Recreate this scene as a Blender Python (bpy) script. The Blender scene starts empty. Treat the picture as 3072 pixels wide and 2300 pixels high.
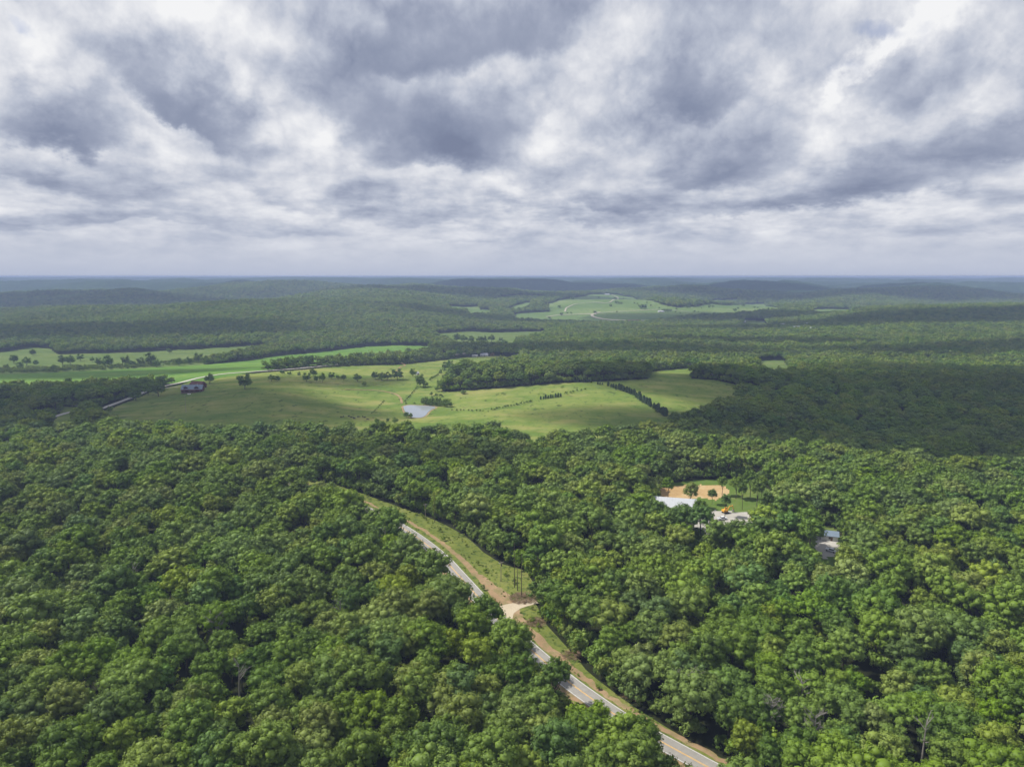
import bpy, math, random
import numpy as np
from mathutils import Vector, Matrix
S = bpy.context.scene
R = math.radians
# ------------------------------------------------------------------ camera
F, CX, CY, PITCH, CAMZ = 705.0, 512.0, 383.0, R(8.66), 137.0
cam_data = bpy.data.cameras.new('camera')
cam = bpy.data.objects.new('camera', cam_data)
S.collection.objects.link(cam)
cam.location = (0, 0, CAMZ)
cam.rotation_euler = (R(90) - PITCH, 0, 0)
cam_data.sensor_fit = 'HORIZONTAL'
cam_data.sensor_width = 36.0
cam_data.lens = 36.0 * F / 1024.0
cam_data.clip_start = 0.5
cam_data.clip_end = 80000
S.camera = cam
# ------------------------------------------------------------------ render settings
S.render.engine = 'CYCLES'
S.view_settings.view_transform = 'Standard'
S.view_settings.look = 'None'
S.view_settings.gamma = 1.0
S.view_settings.exposure = 0.42
cy = S.cycles
cy.max_bounces = 5; cy.diffuse_bounces = 2; cy.glossy_bounces = 2; cy.transmission_bounces = 2
cy.volume_bounces = 0; cy.transparent_max_bounces = 12
cy.use_adaptive_sampling = True; cy.adaptive_threshold = 0.02
cy.use_denoising = True
cy.sample_clamp_indirect = 4.0
cy.caustics_reflective = False; cy.caustics_refractive = False
HAZE_COL, HAZE_DEN = (.42, .53, .82, 1), 1.35e-4
# ------------------------------------------------------------------ sun
SUN_EL, SUN_AZ = R(49), R(-76)          # azimuth clockwise from straight ahead (+Y)
SUN = Vector((math.cos(SUN_EL) * math.sin(SUN_AZ), math.cos(SUN_EL) * math.cos(SUN_AZ), math.sin(SUN_EL)))
ld = bpy.data.lights.new('sun', 'SUN'); ld.energy = 5.0; ld.angle = R(0.5); ld.color = (1.0, 0.95, 0.84)
sun = bpy.data.objects.new('sun', ld); S.collection.objects.link(sun)
sun.rotation_euler = (-SUN).to_track_quat('-Z', 'Y').to_euler(); sun.location = SUN * 4000

# ------------------------------------------------------------------ node helper
class NT:
    def __init__(s, tree): s.t = tree; s.n = tree.nodes; s.l = tree.links
    def new(s, typ, **k):
        n = s.n.new(typ)
        for a, b in k.items(): setattr(n, a, b)
        return n
    def put(s, sock, v):
        if isinstance(v, bpy.types.NodeSocket): s.l.new(v, sock)
        elif v is not None:
            if isinstance(v, (tuple, list)) and len(v) == 3 and sock.type == 'RGBA': v = (*v, 1)
            sock.default_value = v
    def m(s, op, a, b=None, c=None, clamp=False):
        n = s.new('ShaderNodeMath', operation=op, use_clamp=clamp)
        for i, v in enumerate((a, b, c)):
            if v is not None: s.put(n.inputs[i], v)
        return n.outputs[0]
    def vm(s, op, a, b=None, sc=None):
        n = s.new('ShaderNodeVectorMath', operation=op)
        s.put(n.inputs[0], a)
        if b is not None: s.put(n.inputs[1], b)
        if sc is not None: s.put(n.inputs['Scale'], sc)
        return n.outputs['Value' if op in ('LENGTH', 'DOT_PRODUCT', 'DISTANCE') else 'Vector']
    def xyz(s, x=0, y=0, z=0):
        n = s.new('ShaderNodeCombineXYZ')
        for i, v in enumerate((x, y, z)): s.put(n.inputs[i], v)
        return n.outputs[0]
    def sep(s, v):
        n = s.new('ShaderNodeSeparateXYZ'); s.put(n.inputs[0], v); return n.outputs
    def noise(s, vec, scale, detail=5, rough=.55, lac=2.0, dist=0.0, col=False):
        n = s.new('ShaderNodeTexNoise'); s.put(n.inputs['Vector'], vec)
        n.inputs['Scale'].default_value = scale; n.inputs['Detail'].default_value = detail
        n.inputs['Roughness'].default_value = rough; n.inputs['Lacunarity'].default_value = lac
        n.inputs['Distortion'].default_value = dist
        return n.outputs['Color' if col else 'Fac']
    def ramp(s, f, stops, interp='LINEAR'):
        n = s.new('ShaderNodeValToRGB'); s.put(n.inputs[0], f); e = n.color_ramp.elements
        n.color_ramp.interpolation = interp
        e[0].position, e[0].color = stops[0][0], (*stops[0][1], 1)
        e[1].position, e[1].color = stops[-1][0], (*stops[-1][1], 1)
        for p, c in stops[1:-1]: k = e.new(p); k.color = (*c, 1)
        return n.outputs[0]
    def rng(s, v, a, b, c=0.0, d=1.0, typ='LINEAR'):
        n = s.new('ShaderNodeMapRange', interpolation_type=typ)
        for i, q in enumerate((v, a, b, c, d)): s.put(n.inputs[i], q)
        return n.outputs[0]
    def mix(s, f, a, b, blend='MIX'):
        n = s.new('ShaderNodeMix', data_type='RGBA', blend_type=blend)
        s.put(n.inputs[0], f); s.put(n.inputs[6], a); s.put(n.inputs[7], b)
        return n.outputs[2]

def px_dir(x, y):
    """world direction of a point of the 1024 x 766 view"""
    a = (x - CX) / F; b = (CY - y) / F
    c, s_ = math.cos(PITCH), math.sin(PITCH)
    return np.array([a, c + b * s_, -s_ + b * c])

# ------------------------------------------------------------------ world: blue sky behind a broken cloud deck
world = bpy.data.worlds.new('World'); S.world = world; world.use_nodes = True
W = NT(world.node_tree); W.n.clear()
tc = W.new('ShaderNodeTexCoord')
dx, dy, dz = W.sep(tc.outputs['Generated'])
az = W.m('ARCTAN2', dx, dy)
hyp = W.m('SQRT', W.m('ADD', W.m('MULTIPLY', dx, dx), W.m('MULTIPLY', dy, dy)))
el = W.m('ARCTAN2', dz, hyp)
elp = W.m('MAXIMUM', el, 0.0)
inv = W.m('DIVIDE', 1.0, W.m('ADD', W.m('MAXIMUM', dz, 0.0), 0.085))
P = W.xyz(W.m('MULTIPLY', dx, inv), W.m('MULTIPLY', dy, inv), 0.37)      # where the view ray meets the deck
damp = W.rng(el, 0.0, R(9), 0.25, 1.0)
def centred(c): return W.vm('SUBTRACT', c, (.5, .5, .5))
Q0 = W.xyz(az, el, 0)
# cloud coordinates: clouds get lower faster than they get narrower as they near the horizon
elc = W.m('ADD', elp, .13)
T = W.xyz(W.m('MULTIPLY', az, 2.5), W.m('MULTIPLY', W.m('LOGARITHM', elc, 2.718), 1.0), .37)
wA = W.vm('SCALE', centred(W.noise(T, 1.6, 3, .5, col=True)), sc=W.m('MULTIPLY', damp, .085))
wB = W.vm('SCALE', centred(W.noise(T, 5.0, 9, .60, col=True)), sc=W.m('MULTIPLY', damp, .095))
Qw = W.vm('ADD', W.vm('ADD', Q0, wA), wB)
RELIEF, BASE, TEXA = 1.9, .27, 1.02
def blob(x, y, rx, ry, rot, w, q=None, hard=0.0, flat=0.0):
    d = px_dir(x, y)
    a0 = math.atan2(d[0], d[1]); e0 = math.atan2(d[2], math.hypot(d[0], d[1]))
    mp = W.new('ShaderNodeMapping', vector_type='TEXTURE')
    W.put(mp.inputs['Vector'], Qw if q is None else q)
    mp.inputs['Location'].default_value = (a0, e0, 0)
    mp.inputs['Rotation'].default_value = (0, 0, R(rot))
    mp.inputs['Scale'].default_value = (rx / F * 1.25, ry / F * 1.25, 1)
    o_ = mp.outputs[0]
    if flat:                                                        # clouds billow upwards from a flatter base
        sx, sy, _z = W.sep(o_); o_ = W.xyz(sx, W.m('ADD', W.m('MULTIPLY', W.m('MAXIMUM', sy, 0.0), .72), W.m('MULTIPLY', W.m('MINIMUM', sy, 0.0), 1.0 + flat)), 0)
    v = W.vm('LENGTH', o_)
    return W.rng(v, 1.0, hard, 0.0, w, 'SMOOTHSTEP')
def total(items):
    o = None
    for it in items: o = it if o is None else W.m('ADD', o, it)
    return o
DARK = [  # x, y, rx, ry, tilt, weight
    (415, 110, 130, 55, -22, .42), (430, 142, 105, 40, -6, .44), (425, 162, 70, 20, -2, .26), (330, 88, 50, 40, -40, .14), (530, 110, 60, 40, 20, .16),
    (465, 30, 135, 46, 5, .52), (400, 55, 60, 20, -10, .12), (560, 8, 70, 40, 20, .16), (45, 112, 66, 34, -4, .58), (50, 130, 55, 14, 0, .16), (165, 88, 95, 34, -24, .46), (200, 112, 60, 16, -10, .24),
    (690, 80, 50, 40, 0, .50), (695, 98, 35, 16, 0, .16), (725, 150, 66, 46, 15, .44), (728, 172, 60, 18, 0, .34), (655, 105, 40, 30, 0, .10),
    (835, 192, 130, 22, 3, .46), (790, 200, 70, 12, 0, .20), (910, 180, 60, 20, 8, .16), (990, 152, 100, 26, -4, .50), (905, 88, 42, 42, 55, .34), (995, 60, 36, 30, 60, .26),
    (120, 192, 110, 22, -12, .30), (100, 221, 95, 8, 0, .28), (30, 226, 60, 7, 0, .2), (350, 195, 70, 16, 0, .26), (270, 190, 50, 12, -10, .16),
    (345, 212, 40, 9, 0, .18), (430, 218, 100, 8, 0, .18), (620, 203, 90, 12, 2, .28), (590, 222, 80, 7, 0, .16), (740, 208, 60, 9, 0, .16),
    (130, 165, 55, 22, -20, .16), (15, 165, 50, 15, -20, .24), (790, 226, 70, 6, 0, .12), (235, 160, 42, 24, -10, .14), (290, 231, 80, 6, 0, .16), (500, 208, 50, 8, 0, .16),
    (540, 180, 50, 16, 0, .12), (960, 226, 90, 8, 0, .14), (650, 235, 90, 5, 0, .12), (470, 237, 80, 4, 0, .12)]
LITE = [
    (235, 40, 100, 55, -25, .40), (300, 100, 34, 42, 35, .28), (335, 150, 60, 26, -35, .26), (110, 20, 80, 26, 0, .26), (15, 62, 40, 34, -30, .34), (590, 75, 36, 40, 30, .30), (622, 26, 34, 30, 20, .36), (545, 165, 60, 24, 30, .30),
    (560, 125, 46, 30, 30, .18), (872, 66, 62, 11, 42, .85), (935, 16, 42, 22, 25, .85), (835, 118, 30, 26, 40, .46), (785, 84, 24, 16, 0, .30), (1008, 30, 30, 36, 0, .40), (850, 140, 40, 22, 0, .22),
    (215, 150, 50, 14, 0, .18), (160, 152, 40, 16, 0, .22), (640, 160, 30, 22, 0, .16), (230, 62, 70, 16, -40, .26), (65, 160, 40, 10, 0, .16), (500, 195, 50, 12, 10, .18), (450, 190, 60, 8, 0, .14),
    (920, 208, 60, 12, 0, .18), (280, 210, 40, 9, -15, .22), (880, 130, 26, 40, 0, .16), (1000, 105, 30, 24, 0, .24), (560, 212, 40, 7, 0, .16), (700, 186, 50, 6, 0, .1)]
dark = total([blob(b[0], b[1] + b[3] * .36, *b[2:], flat=1.5) for b in DARK])
lite = total([blob(*b) for b in LITE])
# cloud texture, and the same a little towards the sun: the difference models the billows
def deck(off):
    p = W.vm('ADD', T, off) if off else T
    p = W.vm('ADD', p, W.vm('SCALE', centred(W.noise(p, 4.0, 4, .5, col=True)), sc=.07))
    a = W.noise(p, 1.9, 9, .56)
    b = W.m('ABSOLUTE', W.m('SUBTRACT', W.noise(p, 4.2, 6, .50), .5))       # rounded heads
    c = W.m('ABSOLUTE', W.m('SUBTRACT', W.noise(p, 10.0, 5, .55), .5))
    return W.m('ADD', a, W.m('ADD', W.m('MULTIPLY', b, -.60), W.m('MULTIPLY', c, -.26)))
t0 = W.m('ADD', deck(None), .13); t1 = W.m('ADD', deck((-.028, .055, 0)), .13)
relief = W.m('MULTIPLY', W.m('SUBTRACT', t0, t1), RELIEF)
# thickness of the cloud along each sight line
low = W.m('MULTIPLY', W.rng(el, R(1.2), R(3.5), 0, 1), W.rng(el, R(5.0), R(9.0), 1, 0))
rows = W.m('MULTIPLY', W.m('MULTIPLY', W.m('SUBTRACT', W.noise(W.vm('MULTIPLY', W.xyz(az, el, 0), (8.0, 30.0, 1)), 1.0, 7, .6), .5), 1.5), low)
base = W.rng(dark, .15, .60, 0.0, 1.0, 'SMOOTHSTEP')                 # smooth grey undersides
calm = W.m('SUBTRACT', 1.0, W.m('MULTIPLY', base, .75))
thick = W.m('ADD', rows, W.m('ADD', W.m('SUBTRACT', W.m('MULTIPLY', dark, .88), W.m('MULTIPLY', lite, .52)), W.m('MULTIPLY', W.m('MULTIPLY', W.m('MULTIPLY', W.m('SUBTRACT', t0, .5), TEXA), damp), calm)))
lump = W.m('MULTIPLY', relief, W.m('MULTIPLY', damp, W.rng(base, 0, 1, 1.0, .22)))
val = W.m('ADD', W.m('ADD', BASE, W.m('MULTIPLY', W.rng(thick, -.6, .9, -.6, .9), 1.0)), W.m('MULTIPLY', lump, -1.0))
col = W.ramp(val, [(0.0, (.91, .915, .93)), (.16, (.78, .795, .84)), (.30, (.65, .675, .745)), (.46, (.50, .54, .64)), (.66, (.355, .395, .51)), (.86, (.25, .29, .405)), (1.0, (.20, .235, .345))])
# gaps of blue
sky = W.new('ShaderNodeTexSky', sky_type='NISHITA', sun_disc=False)
sky.sun_elevation = SUN_EL; sky.sun_rotation = SUN_AZ; sky.altitude = 300; sky.air_density = 1.0; sky.dust_density = 1.2; sky.ozone_density = 2.0
skyc = W.vm('SCALE', sky.outputs[0], sc=0.10)
gap = total([blob(890, 26, 52, 16, -12, .9), blob(850, 78, 36, 20, 20, .6), blob(12, 30, 26, 9, -35, .45)])
gapm = W.rng(W.m('SUBTRACT', gap, W.m('MULTIPLY', W.m('SUBTRACT', t0, .38), 1.6)), .10, .75, 0, .55, 'SMOOTHSTEP')
skyb = W.mix(.45, skyc, (.36, .41, .70))
col = W.mix(gapm, col, skyb)
# pale veil towards the horizon
hz = W.m('POWER', 2.718, W.m('MULTIPLY', elp, -1.0 / R(2.2)))
col = W.mix(W.m('MULTIPLY', hz, .97), col, (.455, .505, .645))
bg = W.new('ShaderNodeBackground'); W.put(bg.inputs[0], col); bg.inputs[1].default_value = 0.74
out = W.new('ShaderNodeOutputWorld'); W.l.new(bg.outputs[0], out.inputs[0])
world.cycles.sampling_method = 'MANUAL'; world.cycles.sample_map_resolution = 512
# ------------------------------------------------------------------ numpy noise
rs = np.random.RandomState(7)
PERM = rs.permutation(256)
GRAD = np.stack([np.cos(np.arange(256) * 2.39996), np.sin(np.arange(256) * 2.39996)], 1)
def perlin(x, y):
    xi = np.floor(x).astype(int); yi = np.floor(y).astype(int); xf = x - xi; yf = y - yi
    u = xf ** 3 * (xf * (xf * 6 - 15) + 10); v = yf ** 3 * (yf * (yf * 6 - 15) + 10)
    def g(ix, iy, fx, fy):
        h = PERM[(PERM[ix & 255] + iy) & 255]; return GRAD[h, 0] * fx + GRAD[h, 1] * fy
    a = g(xi, yi, xf, yf); b = g(xi + 1, yi, xf - 1, yf); c = g(xi, yi + 1, xf, yf - 1); d = g(xi + 1, yi + 1, xf - 1, yf - 1)
    return (a + u * (b - a) + v * ((c + u * (d - c)) - (a + u * (b - a)))) * 1.5
def fbm(x, y, o=4, r=.5):
    s = 0; a = 1.0
    for i in range(o): s = s + a * perlin(x + 17.3 * i, y - 9.1 * i); x = x * 2.03; y = y * 2.03; a *= r
    return s
def sstep(a, b, v):
    t = np.clip((v - a) / (b - a), 0, 1); return t * t * (3 - 2 * t)

# ------------------------------------------------------------------ terrain: heights by distance ahead (rows) and bearing (columns)
YR = np.array([-600, 0, 300, 450, 600, 750, 900, 1050, 1250, 1500, 1900, 2400, 3000, 3700, 4600, 5800, 7500, 9500, 12500, 17000, 25000.])
UC = (np.array([-300, 0, 128, 256, 384, 512, 640, 768, 896, 1024, 1324]) - 512) / 713.0
HT = np.array([
    #-300   0   128  256  384  512  640  768  896 1024 1324
    [0, 0, 0, 0, 0, 0, 0, 0, 0, 0, 0],
    [0, 0, 0, 0, 0, 0, 0, 0, 0, 0, 0],
    [-4, -3, -1, 0, 0, 0, 0, 1, 2, 3, 4],
    [-2, -2, 2, 2, 0, 1, 2, 2, 1, 0, 0],
    [-6, -6, -2, 1, 1, 0, 0, -6, -12, -12, -8],           # 600
    [-8, -8, -3, 6, -5, 3, 6, -4, -10, -10, -6],
    [-12, -12, -5, 6, 1, 10, 11, 3, -4, -4, -2],            # 900
    [-16, -16, -10, 0, 2, -4, -4, -6, -16, -18, -12],
    [-18, -18, -17, -14, -10, -8, -10, -16, -26, -28, -20],
    [-20, -20, -20, -18, -14, -12, -14, -22, -24, -18, -12],   # 1500
    [-4, -4, 2, 14, 0, -16, -18, -20, -8, -2, 4],
    [4, 8, 24, 44, 36, -18, -20, -20, 18, 30, 34],             # 2400
    [-10, -12, -10, 22, 66, 6, 32, -8, -26, -14, 0],
    [32, 28, 40, -8, 40, 50, 8, 0, -8, -18, 0],                # 3700
    [-12, -14, 8, 90, 70, 0, 56, 18, 64, 0, 4],
    [78, 72, 74, 46, 10, 88, 16, 70, 4, 64, 30],               # 5800
    [14, 24, 4, 88, 98, 20, 94, 14, 90, 14, 60],
    [98, 96, 70, 96, 70, 96, 62, 84, 46, 84, 66],              # 9500
    [90, 84, 104, 88, 104, 88, 98, 66, 88, 62, 74],
    [112, 114, 106, 114, 108, 114, 104, 94, 80, 84, 66],
    [20, 20, 20, 20, 20, 20, 20, 20, 20, 20, 20.]])
def catmull(p0, p1, p2, p3, t):
    return .5 * (2 * p1 + (p2 - p0) * t + (2 * p0 - 5 * p1 + 4 * p2 - p3) * t * t + (3 * p1 - p0 - 3 * p2 + p3) * t ** 3)
POND = None
def height(X, Y):
    X = np.asarray(X, float); Y = np.asarray(Y, float)
    u = X / np.maximum(Y, 330.)
    r = np.interp(Y, YR, np.arange(len(YR))); c = np.interp(u, UC, np.arange(len(UC)))
    ri = np.clip(r.astype(int), 0, len(YR) - 2); ci = np.clip(c.astype(int), 0, len(UC) - 2)
    tr = r - ri; tcc = c - ci
    def row(k):
        k = np.clip(k, 0, len(YR) - 1)
        g = [HT[k, np.clip(ci + j, 0, len(UC) - 1)] for j in (-1, 0, 1, 2)]
        return catmull(*g, tcc)
    h = catmull(row(ri - 1), row(ri), row(ri + 1), row(ri + 2), tr)
    far = sstep(2000, 6000, Y)
    h = h + fbm(X / 260., Y / 260., 3) * (1.6 + 3.0 * sstep(1200, 2600, Y)) * (1 - .75 * (sstep(560, 640, Y) * (1 - sstep(1100, 1300, Y))))
    h = h + fbm(X / 850. + 5, Y / 750. + 3, 4, .45) * (26 * sstep(1900, 3400, Y) * (1 - .75 * np.exp(-((u - .17) / .17) ** 2) * (Y < 4200)) + 22 * far) * (1 - .6 * sstep(8000, 14000, Y))
    h = np.where(h > 96, 96 + (h - 96) * .4, h)                    # no hill tops the skyline by much
    if POND is not None:
        d = np.hypot((X - POND[0]) / POND[2], (Y - POND[1]) / POND[3])
        k = 1 - sstep(1.0, 2.0, d)
        h = h * (1 - k) + POND[4] * k
    return h

CP, SP = math.cos(PITCH), math.sin(PITCH)
def project(X, Y, Z):
    z = Z - CAMZ; dep = Y * CP - z * SP; up = Y * SP + z * CP
    return CX + F * X / dep, CY - F * up / dep
TS = np.concatenate([np.arange(120, 1400, 3.0), np.geomspace(1400, 24000, 500)])
def ground_at(x, y, near=0):
    """first point of the ground along the sight line through (x, y) of the view, and its distance ahead"""
    d = px_dir(x, y); k = TS[TS >= near] / d[1]
    X = d[0] * k; Y = d[1] * k; Z = CAMZ + d[2] * k
    dz_ = Z - height(X, Y); i = int(np.argmax(dz_ < 0))
    if dz_[i] >= 0: i = len(k) - 1
    if i > 0:
        a = dz_[i - 1] / (dz_[i - 1] - dz_[i] + 1e-9); kk = k[i - 1] + (k[i] - k[i - 1]) * a
    else: kk = k[0]
    x_, y_ = d[0] * kk, d[1] * kk
    return float(x_), float(y_), float(height(x_, y_))
pc = ground_at(424, 411.0)
POND = (pc[0] - 1, pc[1], 30.0, 34.0, pc[2] - .3)

def inpoly(px, py, poly):
    ins = np.zeros(np.shape(px), bool); n = len(poly)
    for i in range(n):
        x1, y1 = poly[i]; x2, y2 = poly[(i + 1) % n]
        if y1 == y2: continue
        c = ((y1 > py) != (y2 > py)) & (px < (x2 - x1) * (py - y1) / (y2 - y1) + x1)
        ins ^= c
    return ins
def wpoly(pts, near=0): return [ground_at(x, y, near)[:2] for x, y in pts]

# open land, outlined on the ground
FIELDS = [  # kind, world outline
    ('pasture', wpoly([(96, 417), (112, 408), (132.6, 399.5), (149, 392.5), (166, 387.5), (182, 383.8), (200, 379.4), (224, 375.5), (255, 373), (287, 370.8), (310, 368.8), (345, 365.5), (394, 364.5), (425, 361.5), (458, 357.5), (495, 355.5), (520, 357),
                       (518, 361), (497, 366), (478, 372), (462, 376), (449, 381), (440, 391), (447, 391.5), (500, 387.5), (560, 382.5), (605, 380.8), (648, 378.5), (652, 371), (690, 367), (705, 371), (690, 378), (715, 379.5),
                       (735, 384), (745, 390), (765, 392), (758, 395), (745, 396), (735, 406), (710, 420), (668, 433), (652, 444), (600, 448), (500, 446), (400, 443), (330, 443), (250, 441), (130, 438), (100, 426)])),
    ('crop_field', wpoly([(-60, 379), (0, 374), (99, 370), (199, 364.5), (250, 360), (282, 355), (307, 353), (367, 346), (400, 345), (434, 346), (428, 353), (400, 358), (367, 361), (320, 364.5), (282, 367.5), (240, 374), (199, 381), (99, 387), (0, 392), (-60, 398)])),
    ('meadow', wpoly([(-60, 356), (0, 352), (30, 347), (50, 348), (58, 354), (116, 352.5), (166, 350), (249, 345.6), (272, 346.5), (262, 351), (240, 356), (215, 361), (199, 364.8), (99, 370.3), (0, 374.3), (-60, 379.3)])),
    ('meadow', wpoly([(430, 333.5), (470, 331), (542, 331), (549, 336), (520, 341), (513, 347.5), (455, 347.5), (444, 341)])),
    ('far_pasture', wpoly([(543, 306), (556, 301), (567, 298), (595.6, 293.9), (614.6, 294), (633.6, 297.2), (660, 303.6), (679.5, 307.5), (697, 306), (730, 305), (744, 303.8), (765, 302.9), (783, 312),
                           (740, 315.2), (719, 316.5), (679.5, 319), (646, 324), (616, 325.5), (551, 323.5), (516, 322), (512, 316), (518, 312.9), (549.7, 311.3), (548, 308)], 1700)),
    ('far_pasture', wpoly([(488, 298), (515, 295), (546, 295), (545, 298), (500, 299.5)], 1700)),
    ('far_pasture', wpoly([(503, 311), (515, 305), (534, 301.5), (530, 307.5), (512, 312.5)], 1700)),
    ('far_pasture', wpoly([(466, 309.5), (492, 309.5), (490, 316), (468, 316)], 1700)),
    ('far_pasture', wpoly([(447, 306), (480, 305.5), (479, 311), (452, 311.5)], 1700)),
    ('far_pasture', wpoly([(698, 300), (738, 299), (736, 303), (702, 303.5)], 1700)),
    ('far_pasture', wpoly([(812, 309), (850, 309), (858, 314), (812, 314.5)], 1700)),
    ('meadow', wpoly([(745, 319.5), (765, 321), (770, 328), (738, 328)], 900)),
    ('meadow', wpoly([(758, 360), (784, 359.5), (798, 377), (756, 377)], 900)),
    ('pasture', wpoly([(64, 406), (86, 407), (84, 420), (72, 428), (58, 446), (40, 446), (52, 424)])),
    ('pasture', wpoly([(-60, 404), (18, 404), (14, 412), (-60, 414)])),
    ('lawn', wpoly([(655, 489), (664, 483), (700, 479), (752, 478), (775, 492), (772, 522), (752, 530), (710, 538), (690, 516), (655, 520)])),
    ('ground', wpoly([(648, 505), (700, 515), (768, 522), (768, 536), (755, 546), (706, 546), (696, 536), (656, 534)])),
    ('bare_soil', wpoly([(655, 488), (672, 485.5), (700, 484), (731, 486), (728, 494), (718, 500), (700, 497), (684, 500), (660, 497)])),
    ('gravel_lot', wpoly([(690, 513), (716, 510), (757, 511), (764, 528), (750, 533), (712, 536), (692, 525)])),
    ('lawn', wpoly([(812, 524), (836, 526), (846, 544), (848, 580), (820, 580), (806, 545)])),
    ('gravel_lot', wpoly([(818, 531), (834, 533), (840, 552), (828, 560), (814, 549)])),
]
# ------------------------------------------------------------------ main road, its right of way, the gravel drive
def smooth_line(pts, n=8):
    p = np.array(pts, float); p = np.vstack([2 * p[0] - p[1], p, 2 * p[-1] - p[-2]]); out_ = []
    for i in range(1, len(p) - 2):
        for t in np.linspace(0, 1, n, endpoint=False): out_.append(catmull(p[i - 1], p[i], p[i + 1], p[i + 2], t))
    out_.append(p[-2]); return np.array(out_)
ROAD = smooth_line(wpoly([(830, 880), (760, 797), (703, 764), (630, 723.5), (590, 697), (558.5, 673), (514, 634), (491, 611), (461, 577.5), (438, 553.5), (407, 530.5), (386, 518.5), (362, 507), (330, 494), (295, 485), (250, 479), (195, 475)]), 10)
TREELINE = np.array([ground_at(x, y)[:2] for x, y in [(300, 478), (330, 484), (360, 493.5), (387, 503), (420, 515), (437, 522), (462, 535), (481, 552), (500, 564), (524, 571), (535, 590), (533, 603), (539, 618), (556, 638), (583, 670), (613, 694), (642, 714), (694, 746), (742, 770)]])
def treeline_pos():
    d, sd, pos = dist_line(TREELINE[:, 0], TREELINE[:, 1], ROAD); o_ = np.argsort(pos); return pos[o_], d[o_]
def line_frame(L):
    d = np.gradient(L, axis=0); d /= np.linalg.norm(d, axis=1)[:, None]
    return d, np.stack([d[:, 1], -d[:, 0]], 1)             # tangent, right-hand normal
def dist_line(X, Y, L):
    """distance to a polyline, side (+ right of its direction), and position along it"""
    best = np.full(X.shape, 1e9); side = np.zeros(X.shape); pos = np.zeros(X.shape)
    for i in range(len(L) - 1):
        a, b = L[i], L[i + 1]; ab = b - a; q = (ab ** 2).sum()
        t = np.clip(((X - a[0]) * ab[0] + (Y - a[1]) * ab[1]) / q, 0, 1)
        ex, ey = X - a[0] - t * ab[0], Y - a[1] - t * ab[1]; dd = np.hypot(ex, ey); m_ = dd < best
        best = np.where(m_, dd, best); side = np.where(m_, np.sign(ab[1] * ex - ab[0] * ey), side); pos = np.where(m_, i + t, pos)
    return best, side, pos
FARROAD = smooth_line(wpoly([(40, 421), (70, 412), (95, 409.5), (106, 406.7), (132.6, 396.8), (149, 390), (166, 385.5), (182, 382), (200, 377.4), (224, 373.6), (255, 371.2), (287, 369), (310, 367), (345, 363.8), (396, 361.5), (429, 359), (455, 354.3), (500, 350), (530, 349)]), 8)
TL_POS, TL_D = treeline_pos()      # how far the trees stand back, along the road

# ------------------------------------------------------------------ mesh helpers
def link(o, parent=None):
    S.collection.objects.link(o)
    if parent is not None: o.parent = parent
    return o
def tag(o, label=None, cat=None, group=None, kind=None):
    if label: o['label'] = label
    if cat: o['category'] = cat
    if group: o['group'] = group
    if kind: o['kind'] = kind
    return o
def np_mesh(name, V, Fq, mats=(), mi=None, smooth=False):
    me = bpy.data.meshes.new(name); V = np.asarray(V, np.float32); Fq = np.asarray(Fq, np.int32)
    n, k = Fq.shape
    me.vertices.add(len(V)); me.vertices.foreach_set('co', V.ravel())
    me.loops.add(n * k); me.loops.foreach_set('vertex_index', Fq.ravel())
    me.polygons.add(n); me.polygons.foreach_set('loop_start', np.arange(0, n * k, k, dtype=np.int32))
    try: me.polygons.foreach_set('loop_total', np.full(n, k, np.int32))
    except Exception: pass
    for m_ in mats: me.materials.append(m_)
    if mi is not None: me.polygons.foreach_set('material_index', np.asarray(mi, np.int32))
    if smooth: me.polygons.foreach_set('use_smooth', np.ones(n, bool))
    me.update(calc_edges=True); me.validate()
    return me
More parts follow.
